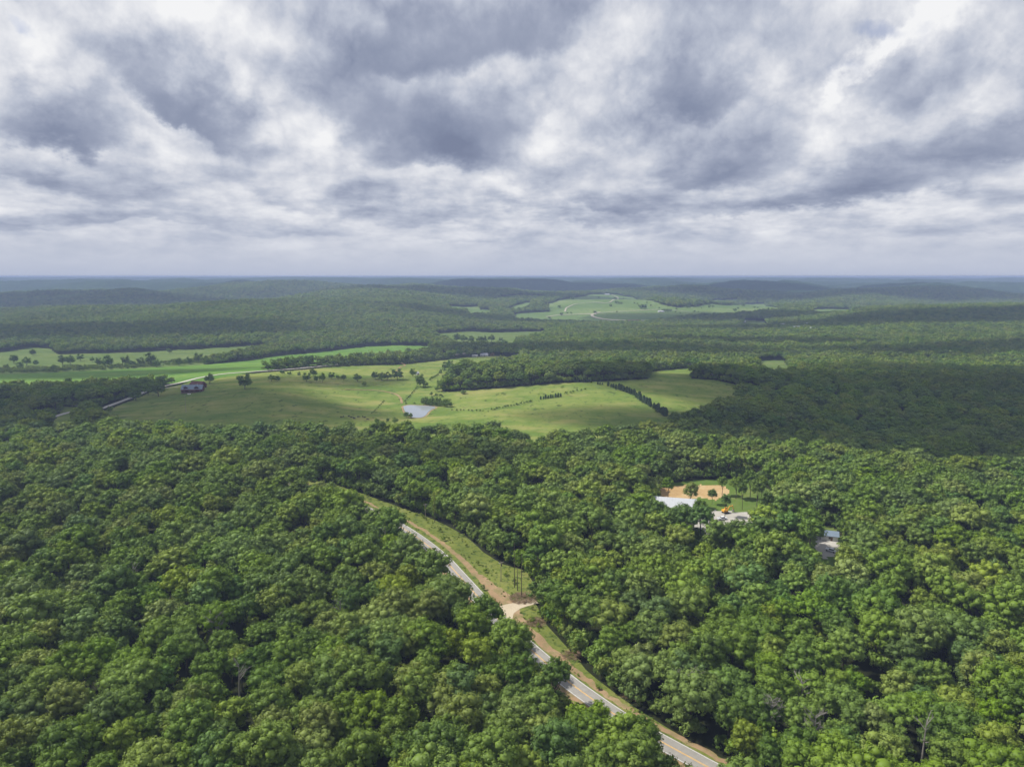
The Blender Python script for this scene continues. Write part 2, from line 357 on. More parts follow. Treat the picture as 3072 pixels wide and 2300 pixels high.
class MB:
    """collects boxes, tubes and prisms and links them as one mesh object"""
    def __init__(s): s.v = []; s.f = []
    def add(s, vs, fs):
        o = len(s.v); s.v += [tuple(map(float, v)) for v in vs]; s.f += [tuple(i + o for i in f) for f in fs]; return s
    def box(s, c, d, rz=0.0, taper=1.0):
        cx_, cy_, cz_ = c; a, b, h = d[0] / 2, d[1] / 2, d[2] / 2; vs = []
        for z, k in ((-h, 1), (h, taper)):
            for x, y in ((-a, -b), (a, -b), (a, b), (-a, b)):
                x, y = x * k, y * k
                vs.append((cx_ + x * math.cos(rz) - y * math.sin(rz), cy_ + x * math.sin(rz) + y * math.cos(rz), cz_ + z))
        return s.add(vs, [(3, 2, 1, 0), (4, 5, 6, 7), (0, 1, 5, 4), (1, 2, 6, 5), (2, 3, 7, 6), (3, 0, 4, 7)])
    def tube(s, pts, rad, n=6):
        pts = [Vector(p) for p in pts]; rings = []
        for i, p in enumerate(pts):
            d = (pts[min(i + 1, len(pts) - 1)] - pts[max(i - 1, 0)]).normalized()
            a = d.cross(Vector((0, 0, 1)) if abs(d.z) < .9 else Vector((1, 0, 0))).normalized(); b = d.cross(a)
            r = rad[i] if isinstance(rad, (list, tuple)) else rad
            rings.append([p + (a * math.cos(t) + b * math.sin(t)) * r for t in [2 * math.pi * k / n for k in range(n)]])
        vs = [v for rg in rings for v in rg]; fs = []
        for i in range(len(pts) - 1):
            for k in range(n): fs.append((i * n + k, i * n + (k + 1) % n, (i + 1) * n + (k + 1) % n, (i + 1) * n + k))
        fs.append(tuple(range(n - 1, -1, -1))); fs.append(tuple((len(pts) - 1) * n + k for k in range(n)))
        return s.add(vs, fs)
    def gable(s, c, d, over=0.0, th=.18, rz=0.0):
        """pitched roof, ridge along x, base centre c, size d = (length, width, rise)"""
        L, Wd, H = d[0] / 2 + over, d[1] / 2 + over, d[2]; vs = []
        for x in (-L, L):
            for y, z in ((-Wd, -over * H / (d[1] / 2)), (0, H), (Wd, -over * H / (d[1] / 2)), (Wd, th - over * H / (d[1] / 2)), (0, H + th), (-Wd, th - over * H / (d[1] / 2))):
                vs.append((c[0] + x * math.cos(rz) - y * math.sin(rz), c[1] + x * math.sin(rz) + y * math.cos(rz), c[2] + z))
        fs = [(0, 5, 4, 1), (1, 4, 3, 2), (6, 7, 10, 11), (7, 8, 9, 10), (5, 11, 10, 4), (4, 10, 9, 3), (1, 7, 6, 0), (2, 8, 7, 1), (0, 6, 11, 5), (3, 9, 8, 2)]
        return s.add(vs, fs)
    def gable_end(s, c, d, th, rz=0.0):
        """triangular wall ends under such a roof"""
        for sx in (-1, 1):
            x0, x1 = sx * d[0] / 2, sx * (d[0] / 2 - th); vs = []
            for x in (x0, x1):
                for y, z in ((-d[1] / 2, 0), (d[1] / 2, 0), (0, d[2])):
                    vs.append((c[0] + x * math.cos(rz) - y * math.sin(rz), c[1] + x * math.sin(rz) + y * math.cos(rz), c[2] + z))
            s.add(vs, [(0, 1, 2), (5, 4, 3), (0, 3, 4, 1), (1, 4, 5, 2), (2, 5, 3, 0)])
        return s
    def build(s, name, mat, parent=None):
        me = bpy.data.meshes.new(name); me.from_pydata(s.v, [], s.f); me.materials.append(mat); me.update()
        return link(bpy.data.objects.new(name, me), parent)
def empty(name, loc, rz=0.0):
    o = bpy.data.objects.new(name, None); o.location = loc; o.rotation_euler = (0, 0, rz); o.empty_display_size = 1
    return link(o)
def material(name):
    m_ = bpy.data.materials.new(name); m_.use_nodes = True; N = NT(m_.node_tree); N.n.clear()
    o = N.new('ShaderNodeOutputMaterial'); return m_, N, o
def simple(name, c, rough=.8, metal=0.0, var=.18, scale=3.0, spec=.3):
    m_, N, o = material(name); b = N.new('ShaderNodeBsdfPrincipled')
    t = N.new('ShaderNodeTexCoord'); f = N.noise(t.outputs['Object'], scale, 4, .6)
    N.put(b.inputs['Base Color'], N.mix(f, tuple(x * (1 - var) for x in c), tuple(min(1, x * (1 + var)) for x in c)))
    b.inputs['Roughness'].default_value = rough; b.inputs['Metallic'].default_value = metal; b.inputs['Specular IOR Level'].default_value = spec
    N.l.new(b.outputs[0], o.inputs[0]); return m_

# ------------------------------------------------------------------ ground materials
def ground_material(name, stops, stretch=(1, 1, 1), fine=.5, extra=None, bump=0.0, row=0.0):
    m_, N, o = material(name); g = N.new('ShaderNodeNewGeometry').outputs['Position']
    big = N.noise(N.vm('MULTIPLY', g, stretch), .0085, 5, .6); mid = N.noise(g, .07, 5, .65); sm = N.noise(g, fine, 4, .7)
    v = N.m('ADD', N.m('MULTIPLY', big, .50), N.m('ADD', N.m('MULTIPLY', mid, .34), N.m('MULTIPLY', sm, .16)))
    v = N.rng(v, .34, .66)
    c = N.ramp(v, stops)
    if extra: c = extra(N, g, c)
    b = N.new('ShaderNodeBsdfDiffuse'); N.put(b.inputs[0], c)
    if bump:
        bp = N.new('ShaderNodeBump'); bp.inputs['Strength'].default_value = .8; bp.inputs['Distance'].default_value = bump
        N.put(bp.inputs['Height'], N.noise(g, .35, 5, .7)); N.l.new(bp.outputs[0], b.inputs['Normal'])
    N.l.new(b.outputs[0], o.inputs[0]); return m_
def tufts(N, g, c):
    f = N.rng(N.noise(N.vm('MULTIPLY', g, (1, .5, 1)), .16, 3, .6), .60, .68)
    c = N.mix(N.m('MULTIPLY', f, .75), c, (.040, .062, .018))
    s = N.rng(N.noise(N.vm('MULTIPLY', g, (.5, 1.3, 1)), .030, 5, .6), .52, .66)
    return N.mix(N.m('MULTIPLY', s, .55), c, (.270, .245, .095))
M_pasture = ground_material('pasture_grass', [(0, (.072, .122, .026)), (.35, (.106, .160, .034)), (.65, (.158, .196, .050)), (1, (.25, .25, .085))], (.6, 1.6, 1), .4, tufts)
M_crop = ground_material('crop_grass', [(0, (.060, .125, .024)), (.35, (.085, .165, .032)), (.7, (.120, .205, .042)), (1, (.175, .225, .070))], (.25, 2.2, 1), .05)
M_meadow = ground_material('meadow_grass', [(0, (.062, .100, .030)), (.5, (.095, .140, .040)), (1, (.150, .175, .065))], (.5, 2.5, 1), .3)
M_farp = ground_material('hill_pasture_grass', [(0, (.075, .125, .042)), (.5, (.110, .170, .052)), (1, (.200, .235, .090))], (.35, .5, 1), .1)
M_lawn = ground_material('lawn_grass', [(0, (.060, .10, .020)), (.5, (.085, .135, .028)), (1, (.15, .17, .06))], (1, 1, 1), .6)
M_soil = ground_material('orange_soil', [(0, (.24, .15, .065)), (.4, (.36, .25, .125)), (1, (.56, .49, .33))], (1, 1, 1), .5)
M_lot = ground_material('lot_gravel', [(0, (.24, .225, .20)), (.5, (.33, .315, .29)), (1, (.42, .40, .37))], (1, 1, 1), 1.0)
def far_canopy(N, g, c):
    """beyond the modelled trees the ground wears the mottled colour of distant tree tops"""
    y = N.sep(g)[1]
    v = N.new('ShaderNodeTexVoronoi'); v.inputs['Scale'].default_value = .055; N.put(v.inputs['Vector'], N.vm('MULTIPLY', g, (1, .6, 1)))
    can = N.ramp(N.m('ADD', N.m('MULTIPLY', N.sep(v.outputs['Color'])[0], .5), N.m('MULTIPLY', N.noise(g, .0022, 5, .6), .6)), [(.2, (.016, .034, .014)), (.55, (.027, .055, .020)), (.9, (.052, .090, .030))])
    return N.mix(N.rng(y, 4300, 4700), c, can)
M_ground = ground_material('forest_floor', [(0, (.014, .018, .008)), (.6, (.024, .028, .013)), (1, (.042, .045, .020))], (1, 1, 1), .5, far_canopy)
M_path = ground_material('gravel', [(0, (.30, .25, .18)), (.5, (.42, .36, .27)), (1, (.52, .46, .36))], (1, 1, 1), 1.4)

# ------------------------------------------------------------------ the ground as one sheet, cut into its kinds of cover
ys = np.concatenate([np.arange(-500, 100, 25.), np.arange(100, 1500, 2.6), np.geomspace(1500, 24500, 430)])
us = np.concatenate([np.linspace(-1.12, -.80, 12, endpoint=False), np.linspace(-.80, .80, 620), np.linspace(.80, 1.12, 13)[1:]])
GY, GU = np.meshgrid(ys, us, indexing='ij'); GX = GU * np.maximum(GY, 330)
GZ = height(GX, GY)
far_mask = sstep(4300, 4700, GY)
GZ = GZ + far_mask * (13 + 3.2 * fbm(GX / 55., GY / 40., 3, .7))      # distant forest roof
nr, nc = GX.shape
idx = np.arange(nr * nc).reshape(nr, nc)
quads = np.stack([idx[:-1, :-1], idx[:-1, 1:], idx[1:, 1:], idx[1:, :-1]], -1).reshape(-1, 4)
FXc = (GX[:-1, :-1] + GX[1:, 1:]).ravel() / 2; FYc = (GY[:-1, :-1] + GY[1:, 1:]).ravel() / 2
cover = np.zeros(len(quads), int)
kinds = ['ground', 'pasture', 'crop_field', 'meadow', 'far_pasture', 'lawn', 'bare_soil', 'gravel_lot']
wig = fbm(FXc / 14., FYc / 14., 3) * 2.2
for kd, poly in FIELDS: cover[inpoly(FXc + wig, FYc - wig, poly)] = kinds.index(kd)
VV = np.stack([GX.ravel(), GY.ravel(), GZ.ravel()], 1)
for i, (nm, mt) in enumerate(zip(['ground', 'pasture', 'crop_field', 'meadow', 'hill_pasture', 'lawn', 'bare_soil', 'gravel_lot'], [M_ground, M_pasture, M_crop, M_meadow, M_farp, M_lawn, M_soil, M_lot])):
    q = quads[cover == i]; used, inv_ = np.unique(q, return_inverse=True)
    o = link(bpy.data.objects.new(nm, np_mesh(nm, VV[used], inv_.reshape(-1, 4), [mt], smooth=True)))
    tag(o, kind='structure', label={'ground': 'dark leaf-littered ground that carries the forest', 'pasture': 'rolling green and yellow pasture in the middle distance', 'crop_field': 'vivid green strip of crops on the valley floor',
        'meadow': 'pale hay meadow beyond the scrub in the valley', 'hill_pasture': 'bluish green open hill far away with farm tracks', 'lawn': 'mown grass in the clearing of the forest', 'bare_soil': 'orange bulldozed soil in the clearing of the forest', 'gravel_lot': 'white gravel lot in the clearing of the forest'}[nm])

# ------------------------------------------------------------------ strips: roads, verge, drives
def strip(name, L, offs, mat, dz=.05, kind='structure', label=None, step=None):
    """sheet along line L between the side offsets, laid on the ground"""
    d, nrm = line_frame(L); offs = np.asarray(offs, float)
    if offs.ndim == 1: offs = np.repeat(offs[None], len(L), 0)
    k = offs.shape[1]; P_ = L[:, None, :] + nrm[:, None, :] * offs[:, :, None]
    Z = road_z(P_[..., 0], P_[..., 1]) + dz
    V = np.concatenate([P_, Z[..., None]], -1).reshape(-1, 3); ii = np.arange(len(L) * k).reshape(len(L), k)
    Q = np.stack([ii[:-1, :-1], ii[:-1, 1:], ii[1:, 1:], ii[1:, :-1]], -1).reshape(-1, 4)
    o = link(bpy.data.objects.new(name, np_mesh(name, V, Q, [mat], smooth=True)))
    return tag(o, kind=kind, label=label)
def road_z(X, Y):
    # follow the highest of the ground sheet's neighbouring samples, so the sheet never pokes through
    z = height(X, Y)
    for a in (-2.4, 0, 2.4):
        for b in (-2.4, 0, 2.4): z = np.maximum(z, height(X + a, Y + b) - .02)
    return z
def verge_mix(N, g, c):
    f = N.rng(N.noise(g, .25, 4, .6), .46, .62)
    c = N.mix(N.m('MULTIPLY', f, .6), c, (.135, .140, .050)); f2 = N.rng(N.noise(g, .5, 4, .7), .55, .7)
    return N.mix(N.m('MULTIPLY', f2, .6), c, (.27, .22, .13))
M_verge = ground_material('verge_weeds', [(0, (.080, .11, .026)), (.5, (.140, .165, .040)), (1, (.25, .23, .095))], (1, 1, 1), .9,
                          lambda N, g, c: N.mix(N.rng(N.noise(g, .35, 5, .65), .50, .66), c, (.050, .080, .020)), bump=.6)
M_dirt = ground_material('bare_dirt', [(0, (.17, .125, .075)), (.45, (.27, .185, .11)), (1, (.38, .29, .19))], (1, 1, 1), 1.2, verge_mix)
m_, N_, o_ = material('asphalt'); M_asph = m_
g_ = N_.new('ShaderNodeNewGeometry').outputs['Position']
b_ = N_.new('ShaderNodeBsdfPrincipled'); b_.inputs['Roughness'].default_value = .8
N_.put(b_.inputs['Base Color'], N_.ramp(N_.m('ADD', N_.m('MULTIPLY', N_.noise(g_, .4, 5, .7), .6), N_.m('MULTIPLY', N_.noise(g_, 3.5, 3, .7), .4)), [(.3, (.19, .18, .17)), (.6, (.26, .25, .235)), (.85, (.32, .31, .29))]))
N_.l.new(b_.outputs[0], o_.inputs[0])
M_white = simple('worn_white_paint', (.62, .62, .60), .7, 0, .12, 2.0)
M_yellow = simple('worn_yellow_paint', (.70, .40, .07), .7, 0, .15, 2.0)
nL = len(ROAD)
tt = np.linspace(0, nL - 1, 260); ROADF = np.stack([np.interp(tt, np.arange(nL), ROAD[:, i]) for i in (0, 1)], 1)
rx, ry = project(ROADF[:, 0], ROADF[:, 1], height(ROADF[:, 0], ROADF[:, 1]))
wv = np.interp(tt, TL_POS, TL_D) - 3.3 + 1.2       # width of the cleared side
strip('verge', ROADF, np.stack([np.full(len(wv), 3.3), 3.3 + wv * .3, 3.3 + wv * .65, 3.3 + wv], 1), M_verge, .04, label='weedy cleared verge on the far side of the road')
dirt_in = np.interp(ry, [470, 500, 540, 590, 612, 640, 780], [5.2, 6.2, 6.8, 6.0, 4.6, 4.4, 4.4]); dirt_w = np.interp(ry, [470, 500, 540, 580, 600, 630, 700, 780], [1.4, 2.0, 2.2, 3.6, 8.5, 4.5, 2.2, 2])
jig = fbm(tt * .35, tt * 0 + 3, 3) * .7 + fbm(tt * 1.7, tt * 0 + 8, 2) * .5
strip('dirt_strip', ROADF, np.stack([dirt_in + jig, dirt_in + dirt_w * .5, dirt_in + dirt_w + jig * 1.5], 1), M_dirt, .09, label='bare orange dirt strip scraped along the verge')
strip('near_shoulder', ROADF, [-6.4, -4.8, -3.2], M_dirt, .06, label='dusty shoulder on the near side of the road')
strip('road', ROADF, [-3.55, -1.8, 0, 1.8, 3.55], M_asph, .15, label='grey two lane country road cut through the forest')
for nm, a, b, mt in (('edge_line', -3.28, -3.12, M_white), ('edge_line', 3.12, 3.28, M_white), ('centre_line', -.22, -.09, M_yellow), ('centre_line', .09, .22, M_yellow)):
    strip(nm, ROADF, [a, b], mt, .18, label='white painted road edge line' if nm == 'edge_line' else 'double yellow centre line')
DRIVE = smooth_line(wpoly([(496, 616), (505, 610), (516, 605.5), (526, 602.5), (536, 600.5)]), 6)
dd_ = DRIVE[0]; w_ = np.interp(np.arange(len(DRIVE)), [0, 6, 12, len(DRIVE)], [7.5, 4.6, 3.0, 2.6])[:, None]
strip('driveway', DRIVE, np.concatenate([-w_, w_ * 0, w_], 1), M_path, .13, label='sandy gravel driveway mouth joining the road')
tt2 = np.linspace(0, len(FARROAD) - 1, 220); FR = np.stack([np.interp(tt2, np.arange(len(FARROAD)), FARROAD[:, i]) for i in (0, 1)], 1)
strip('valley_road', FR, [-3.6, 0, 3.6], simple('pale_asphalt', (.42, .40, .37), .9, 0, .08, .05), .30, label='pale road along the far edge of the pasture')
M_track = simple('pale_track', (.38, .35, .28), .9, 0, .1, .05)
def track(pts, w, label, near=0, dz=.6, name='farm_track', mat=None):
    L = smooth_line(wpoly(pts, near), 8); strip(name, L, [-w / 2, 0, w / 2], mat or M_track, dz, label=label)
track([(612, 294.6), (618, 297.8), (612, 300.6), (595, 302.2), (578, 303.5), (567, 307.5), (565, 311.5)], 6, 'pale track winding up the far open hill', 1700, 1.5)
track([(546, 316.6), (560, 314.8), (583, 313.9), (597, 314.2)], 8, 'pale lane crossing the foot of the far hill', 1700, 1.5)
track([(600, 312), (592, 314.8), (598, 318.0), (615, 320), (645, 320.4)], 11, 'bright gravel road bending below the far hill', 1700, 1.5)
track([(598, 313), (630, 310.8), (665, 309.6), (690, 311.6)], 5, 'thin track crossing the middle of the far hill', 1700, 1.2)
track([(395, 374), (400, 367), (405, 365), (400, 362)], 3.0, 'worn cattle path on the pasture crest', 0, .2, mat=M_dirt)
track([(345, 389), (375, 390), (393, 393), (400, 397), (402, 403)], 2.6, 'worn dirt trail leading to the pond', 0, .2, mat=M_dirt)
track([(150, 389), (165, 388), (180, 386.5)], 3.5, 'pale drive from the road to the log house', 0, .25)
track([(100, 407), (80, 405.8), (66, 404)], 4, 'pale lane ending at the trees', 0, .3)
track([(48, 447), (50, 441), (54, 436)], 4, 'pale lane in the shaded clearing', 0, .3)

# ------------------------------------------------------------------ pond
th = np.linspace(0, 2 * np.pi, 64, endpoint=False)
pw = [(403.2, 406.4), (406.5, 405.1), (413, 404.8), (421, 405.2), (429, 405.5), (434.5, 406.3), (434.8, 407.8), (431, 409.6), (428.0, 412.0), (426.0, 414.6), (422.5, 416.8), (417, 417.5), (411, 416.6), (406.8, 413.6), (404.6, 410.4)]
pz = POND[4] - .12; pk = []
for x_, y_ in pw:
    d_ = px_dir(x_, y_); k_ = (pz - CAMZ) / d_[2]; pk.append((d_[0] * k_, d_[1] * k_))
pk = smooth_line(pk + pk[:1], 8)[:-1]; cpk = pk.mean(0); NP = len(pk)
pv = np.column_stack([pk, np.full(NP, pz + .22)])
m_, N_, o_ = material('pond_water'); b_ = N_.new('ShaderNodeBsdfPrincipled'); b_.inputs['Base Color'].default_value = (.29, .32, .35, 1); b_.inputs['Roughness'].default_value = .04; b_.inputs['Specular IOR Level'].default_value = .9; b_.inputs['IOR'].default_value = 1.5
bp_ = N_.new('ShaderNodeBump'); bp_.inputs['Strength'].default_value = .25; bp_.inputs['Distance'].default_value = .03
N_.put(bp_.inputs['Height'], N_.noise(N_.new('ShaderNodeNewGeometry').outputs['Position'], 1.2, 3, .6)); N_.l.new(bp_.outputs[0], b_.inputs['Normal']); N_.l.new(b_.outputs[0], o_.inputs[0])
me = bpy.data.meshes.new('pond'); me.from_pydata([tuple(v) for v in pv], [], [tuple(range(NP))]); me.materials.append(m_)
tag(link(bpy.data.objects.new('pond', me)), 'still farm pond reflecting the grey sky', kind='structure')
nrm_ = line_frame(np.vstack([pk[-1:], pk, pk[:1]]))[1][1:-1]; sg_ = np.sign(((pk - cpk) * nrm_).sum(1))[:, None]
bk = [pk + nrm_ * sg_ * k for k in (-1.2, .7, 2.2)]
bv = np.concatenate([np.concatenate([b, (height(b[:, 0], b[:, 1]) * 0 + POND[4] + q)[:, None]], 1) for b, q in zip(bk, (-.14, .02, .10))]); ar = np.arange(NP); nx_ = (ar + 1) % NP
bq = np.concatenate([np.stack([ar + k * NP, nx_ + k * NP, nx_ + (k + 1) * NP, ar + (k + 1) * NP], 1) for k in (0, 1)])
tag(link(bpy.data.objects.new('pond_bank', np_mesh('pond_bank', bv, bq, [M_dirt], smooth=True))), 'bare muddy rim around the farm pond', kind='structure')

# ------------------------------------------------------------------ haze
m_, N_, o_ = material('haze_air'); v_ = N_.new('ShaderNodeVolumePrincipled')
v_.inputs['Color'].default_value = HAZE_COL; v_.inputs['Density'].default_value = HAZE_DEN; v_.inputs['Anisotropy'].default_value = 0.0
for a in ('Density Attribute', 'Color Attribute', 'Temperature Attribute'):
    if a in v_.inputs: v_.inputs[a].default_value = ''
N_.l.new(v_.outputs[0], o_.inputs['Volume'])
HB = MB().box((0, 12000, 38.3), (58000, 26000, 200.6)); hz_o = HB.build('haze', m_); tag(hz_o, 'thin pale blue air haze filling the valley', kind='stuff')
# ------------------------------------------------------------------ foliage and bark materials
def leaf_material(name, dark, light, hue=.009):
    m_, N, o = material(name); oi = N.new('ShaderNodeObjectInfo'); tc_ = N.new('ShaderNodeTexCoord')
    loc = oi.outputs['Location']
    v = N.m('ADD', N.m('MULTIPLY', oi.outputs['Random'], .62), N.m('MULTIPLY', N.noise(tc_.outputs['Object'], .45, 3, .6), .38))
    c = N.ramp(v, [(.15, dark), (.5, tuple((a + b) / 2 for a, b in zip(dark, light))), (.85, light)])
    stand = N.noise(loc, .012, 3, .6)                                  # whole stands differ in leaf colour
    h = N.new('ShaderNodeHueSaturation'); N.put(h.inputs['Color'], c)
    N.put(h.inputs['Hue'], N.rng(stand, .35, .65, .5 - hue, .5 + hue)); N.put(h.inputs['Saturation'], N.rng(N.noise(loc, .03, 2, .5), .3, .7, .82, 1.08)); N.put(h.inputs['Value'], N.rng(N.noise(loc, .004, 4, .6), .35, .65, .86, 1.18))
    a = N.new('ShaderNodeBsdfDiffuse'); t = N.new('ShaderNodeBsdfTranslucent'); N.put(a.inputs[0], h.outputs[0])
    N.put(t.inputs[0], N.vm('MULTIPLY', h.outputs[0], (1.35, 1.25, .55)))
    mx = N.new('ShaderNodeMixShader'); mx.inputs[0].default_value = .22; N.l.new(a.outputs[0], mx.inputs[1]); N.l.new(t.outputs[0], mx.inputs[2])
    gl = N.new('ShaderNodeBsdfGlossy'); gl.inputs['Roughness'].default_value = .55; gl.inputs[0].default_value = (.9, .95, 1, 1)
    m2 = N.new('ShaderNodeMixShader'); m2.inputs[0].default_value = .015; N.l.new(mx.outputs[0], m2.inputs[1]); N.l.new(gl.outputs[0], m2.inputs[2])
    N.l.new(m2.outputs[0], o.inputs[0]); return m_
LM = {
    'deep green': leaf_material('deep_green_leaves', (.072, .132, .014), (.108, .176, .020)),
    'mid green': leaf_material('mid_green_leaves', (.110, .184, .015), (.154, .236, .022)),
    'olive green': leaf_material('olive_green_leaves', (.142, .194, .020), (.182, .236, .030)),
    'yellow green': leaf_material('yellow_green_leaves', (.150, .218, .018), (.192, .264, .028)),
    'blue green': leaf_material('blue_green_leaves', (.080, .157, .022), (.112, .198, .032))}
TINTS = ['mid green', 'deep green', 'olive green', 'yellow green', 'blue green']
TP = [.50, .22, .15, .08, .05]
M_cedar = leaf_material('cedar_needles', (.026, .056, .018), (.044, .080, .026), .02)
M_bark = simple('bark', (.075, .060, .045), .95, 0, .3, 2.0)
M_dead = simple('dead_wood', (.20, .185, .17), .95, 0, .3, 2.0)

def unit(v): return v / np.maximum(np.linalg.norm(v, axis=-1, keepdims=True), 1e-9)
def quads_at(P_, Nn, size, r, aspect=.75):
    """leaf sprays: one small diamond per point, facing roughly along the given normals"""
    n = len(P_); a = unit(np.cross(Nn, unit(r.normal(size=(n, 3))))); b = np.cross(Nn, a)
    s = (size * r.uniform(.65, 1.35, n))[:, None]
    bend = Nn * s * .22
    V = np.stack([P_ - a * s, P_ - b * s * aspect + bend, P_ + a * s, P_ + b * s * aspect + bend], 1).reshape(-1, 3)
    return V, np.arange(4 * n).reshape(n, 4)
ICO = None
def ico():
    global ICO
    if ICO is None:
        import bmesh
        bm = bmesh.new(); bmesh.ops.create_icosphere(bm, subdivisions=1, radius=1.0)
        ICO = (np.array([v.co[:] for v in bm.verts]), np.array([[v.index for v in f.verts] for f in bm.faces])); bm.free()
    return ICO
def crown_arrays(seed, rad, h, nl, nleaf, size, base=.42, squash=1.0, core=True, gaps=.12, droop=.42):
    """lobed crown: clumps over an uneven dome, each clump a shell of leaf sprays; returns vertices and quads"""
    r = np.random.RandomState(seed); ch = h * (1 - base); cz = h * base + ch * .50
    # clump centres on an uneven dome
    C = []; tries = 0
    skew = r.uniform(-.18, .18, 2) * rad
    while len(C) < nl and tries < 4000:
        tries += 1
        d = unit(r.normal(size=3)); d[2] = abs(d[2]) * 1.15 - droop; d = unit(d)
        k = r.uniform(.60, .86) if len(C) > nl * .15 else r.uniform(.1, .5)
        c = np.array([d[0] * rad * k + skew[0] * d[2], d[1] * rad * k + skew[1] * d[2], cz + d[2] * ch * .46 * k * squash])
        lr = rad * r.uniform(.19, .36)
        if all(np.linalg.norm(c - q) > .62 * (lr + qr) * .95 for q, qr in C): C.append((c, lr))
    cs = np.array([c for c, _ in C]); lr = np.array([q for _, q in C])
    w = lr ** 2; cnt = np.maximum(4, (nleaf * w / w.sum()).astype(int))
    P_, Nn = [], []
    tw = size * 2.6                                                   # radius of a leafy tuft
    for i in range(len(C)):
        nt = max(5, cnt[i] // 11); td = unit(r.normal(size=(nt, 3)) + np.array([0, 0, .35]))
        bump = 1 + .16 * np.sin(td @ r.normal(size=3) * 5 + r.uniform(0, 6))
        tc_ = cs[i] + td * (lr[i] * bump * r.uniform(.84, 1.04, nt))[:, None] * np.array([1, 1, .82])
        k = r.randint(nt, size=cnt[i]); ld_ = unit(r.normal(size=(cnt[i], 3)) + td[k] * .9)
        q = tc_[k] + ld_ * (tw * r.uniform(.55, 1.05, cnt[i]) * r.uniform(.7, 1.2, nt)[k])[:, None]
        ins = np.zeros(cnt[i], bool)
        for j in range(len(C)):
            if j != i: ins |= np.linalg.norm((q - cs[j]) / np.array([1, 1, .82]), axis=1) < lr[j] * .74
        keep = ~ins & (r.rand(cnt[i]) > gaps); P_.append(q[keep])
        Nn.append(unit(td[k][keep] * .75 + ld_[keep] * .8 + r.normal(size=(keep.sum(), 3)) * .30 + np.array([0, 0, .15])))
    P_ = np.concatenate(P_); Nn = np.concatenate(Nn)
    V, Q = quads_at(P_, Nn, size, r)
    if core:      # leafy heart of the crown: closes the view through it
        iv, fi = ico(); n = len(C); cv = (cs[:, None, :] * np.array([.96, .96, 1]) + iv[None] * (lr * .80)[:, None, None] * np.array([1, 1, .8])).reshape(-1, 3)
        ff = (fi[None] + (np.arange(n) * len(iv))[:, None, None]).reshape(-1, 3) + len(V)
        Q = np.concatenate([Q, np.concatenate([ff, ff[:, 2:]], 1)]); V = np.concatenate([V, cv])
    return V, Q, C
def to_mesh(name, V, Q, mats, mi=None):
    """quads and degenerate quads (triangles) to a mesh"""
    tri = Q[:, 2] == Q[:, 3]
    me = bpy.data.meshes.new(name); me.vertices.add(len(V)); me.vertices.foreach_set('co', np.asarray(V, np.float32).ravel())
    q4, q3 = Q[~tri], Q[tri][:, :3]; loops = np.concatenate([q4.ravel(), q3.ravel()]).astype(np.int32)
    st = np.concatenate([np.arange(len(q4)) * 4, len(q4) * 4 + np.arange(len(q3)) * 3]).astype(np.int32)
    me.loops.add(len(loops)); me.loops.foreach_set('vertex_index', loops); me.polygons.add(len(st)); me.polygons.foreach_set('loop_start', st)
    for m_ in mats: me.materials.append(m_)
    if mi is not None: me.polygons.foreach_set('material_index', np.concatenate([mi[~tri], mi[tri]]).astype(np.int32))
    me.update(calc_edges=True); return me
def trunk_mb(seed, h, base, C=None, r0=.24, limbs=6):
    r = random.Random(seed); m = MB(); top = h * (base + .35)
    pts = [(0, 0, -1.2)] + [(r.uniform(-.25, .25) * z / 3, r.uniform(-.25, .25) * z / 3, z) for z in (h * .15, h * base * .7, h * base, top)]
    m.tube(pts, [r0 * 1.25, r0, r0 * .85, r0 * .7, r0 * .25], 7)
    for k in range(limbs):
        z = h * base * r.uniform(.75, 1.15); tgt = C[(k * 3 + 1) % len(C)][0] if C else (2, 2, h * .7)
        mid = (tgt[0] * .45, tgt[1] * .45, (z + tgt[2]) / 2 - .3)
        m.tube([(0, 0, z), mid, tuple(tgt)], [r0 * .45, r0 * .3, r0 * .1], 5)
    return m
def mb_arrays(m):
    V = np.array(m.v); Q = []
    for f in m.f:
        f = list(f)
        if len(f) == 4: Q.append(f)
        else:
            for i in range(1, len(f) - 1): Q.append([f[0], f[i], f[i + 1], f[i + 1]])
    return V, np.array(Q)

# ------------------------------------------------------------------ near trees: thing > trunk, crown
NEAR_FORMS = []
for k in range(12):
    r_ = random.Random(k + 40); h = r_.uniform(15.5, 20.5); rad = (4.2, 6.3, 5.4, 7.4, 5.8, 4.7, 6.8, 5.2, 6.0, 7.8, 5.6, 4.4)[k]; bs = r_.uniform(.28, .42)
    V, Q, C = crown_arrays(100 + k, rad, h, int(8 + rad * 4.6), int(1850 * rad), .155, bs, r_.uniform(.9, 1.1))
    NEAR_FORMS.append((V, Q, trunk_mb(k, h, bs, C), h, rad))
CROWN_ME = {}; TRUNK_ME = {}
def crown_me(k, tint):
    if (k, tint) not in CROWN_ME:
        V, Q = NEAR_FORMS[k][:2]; CROWN_ME[k, tint] = to_mesh('crown', V, Q, [LM[tint]])
    return CROWN_ME[k, tint]
def trunk_me(k):
    if k not in TRUNK_ME:
        V, Q = mb_arrays(NEAR_FORMS[k][2]); TRUNK_ME[k] = to_mesh('trunk', V, Q, [M_bark])
    return TRUNK_ME[k]
def add_tree(name, k, tint, x, y, s, rz, label, cat='tree', group=None, z=None, sz=1.0, ztrunk=1.0):
    e = empty(name, (x, y, (height(x, y) if z is None else z)), rz); e.scale = (s, s, s * sz)
    tag(e, label, cat, group)
    link(bpy.data.objects.new('trunk', trunk_me(k)), e); link(bpy.data.objects.new('crown', crown_me(k, tint)), e)
    return e

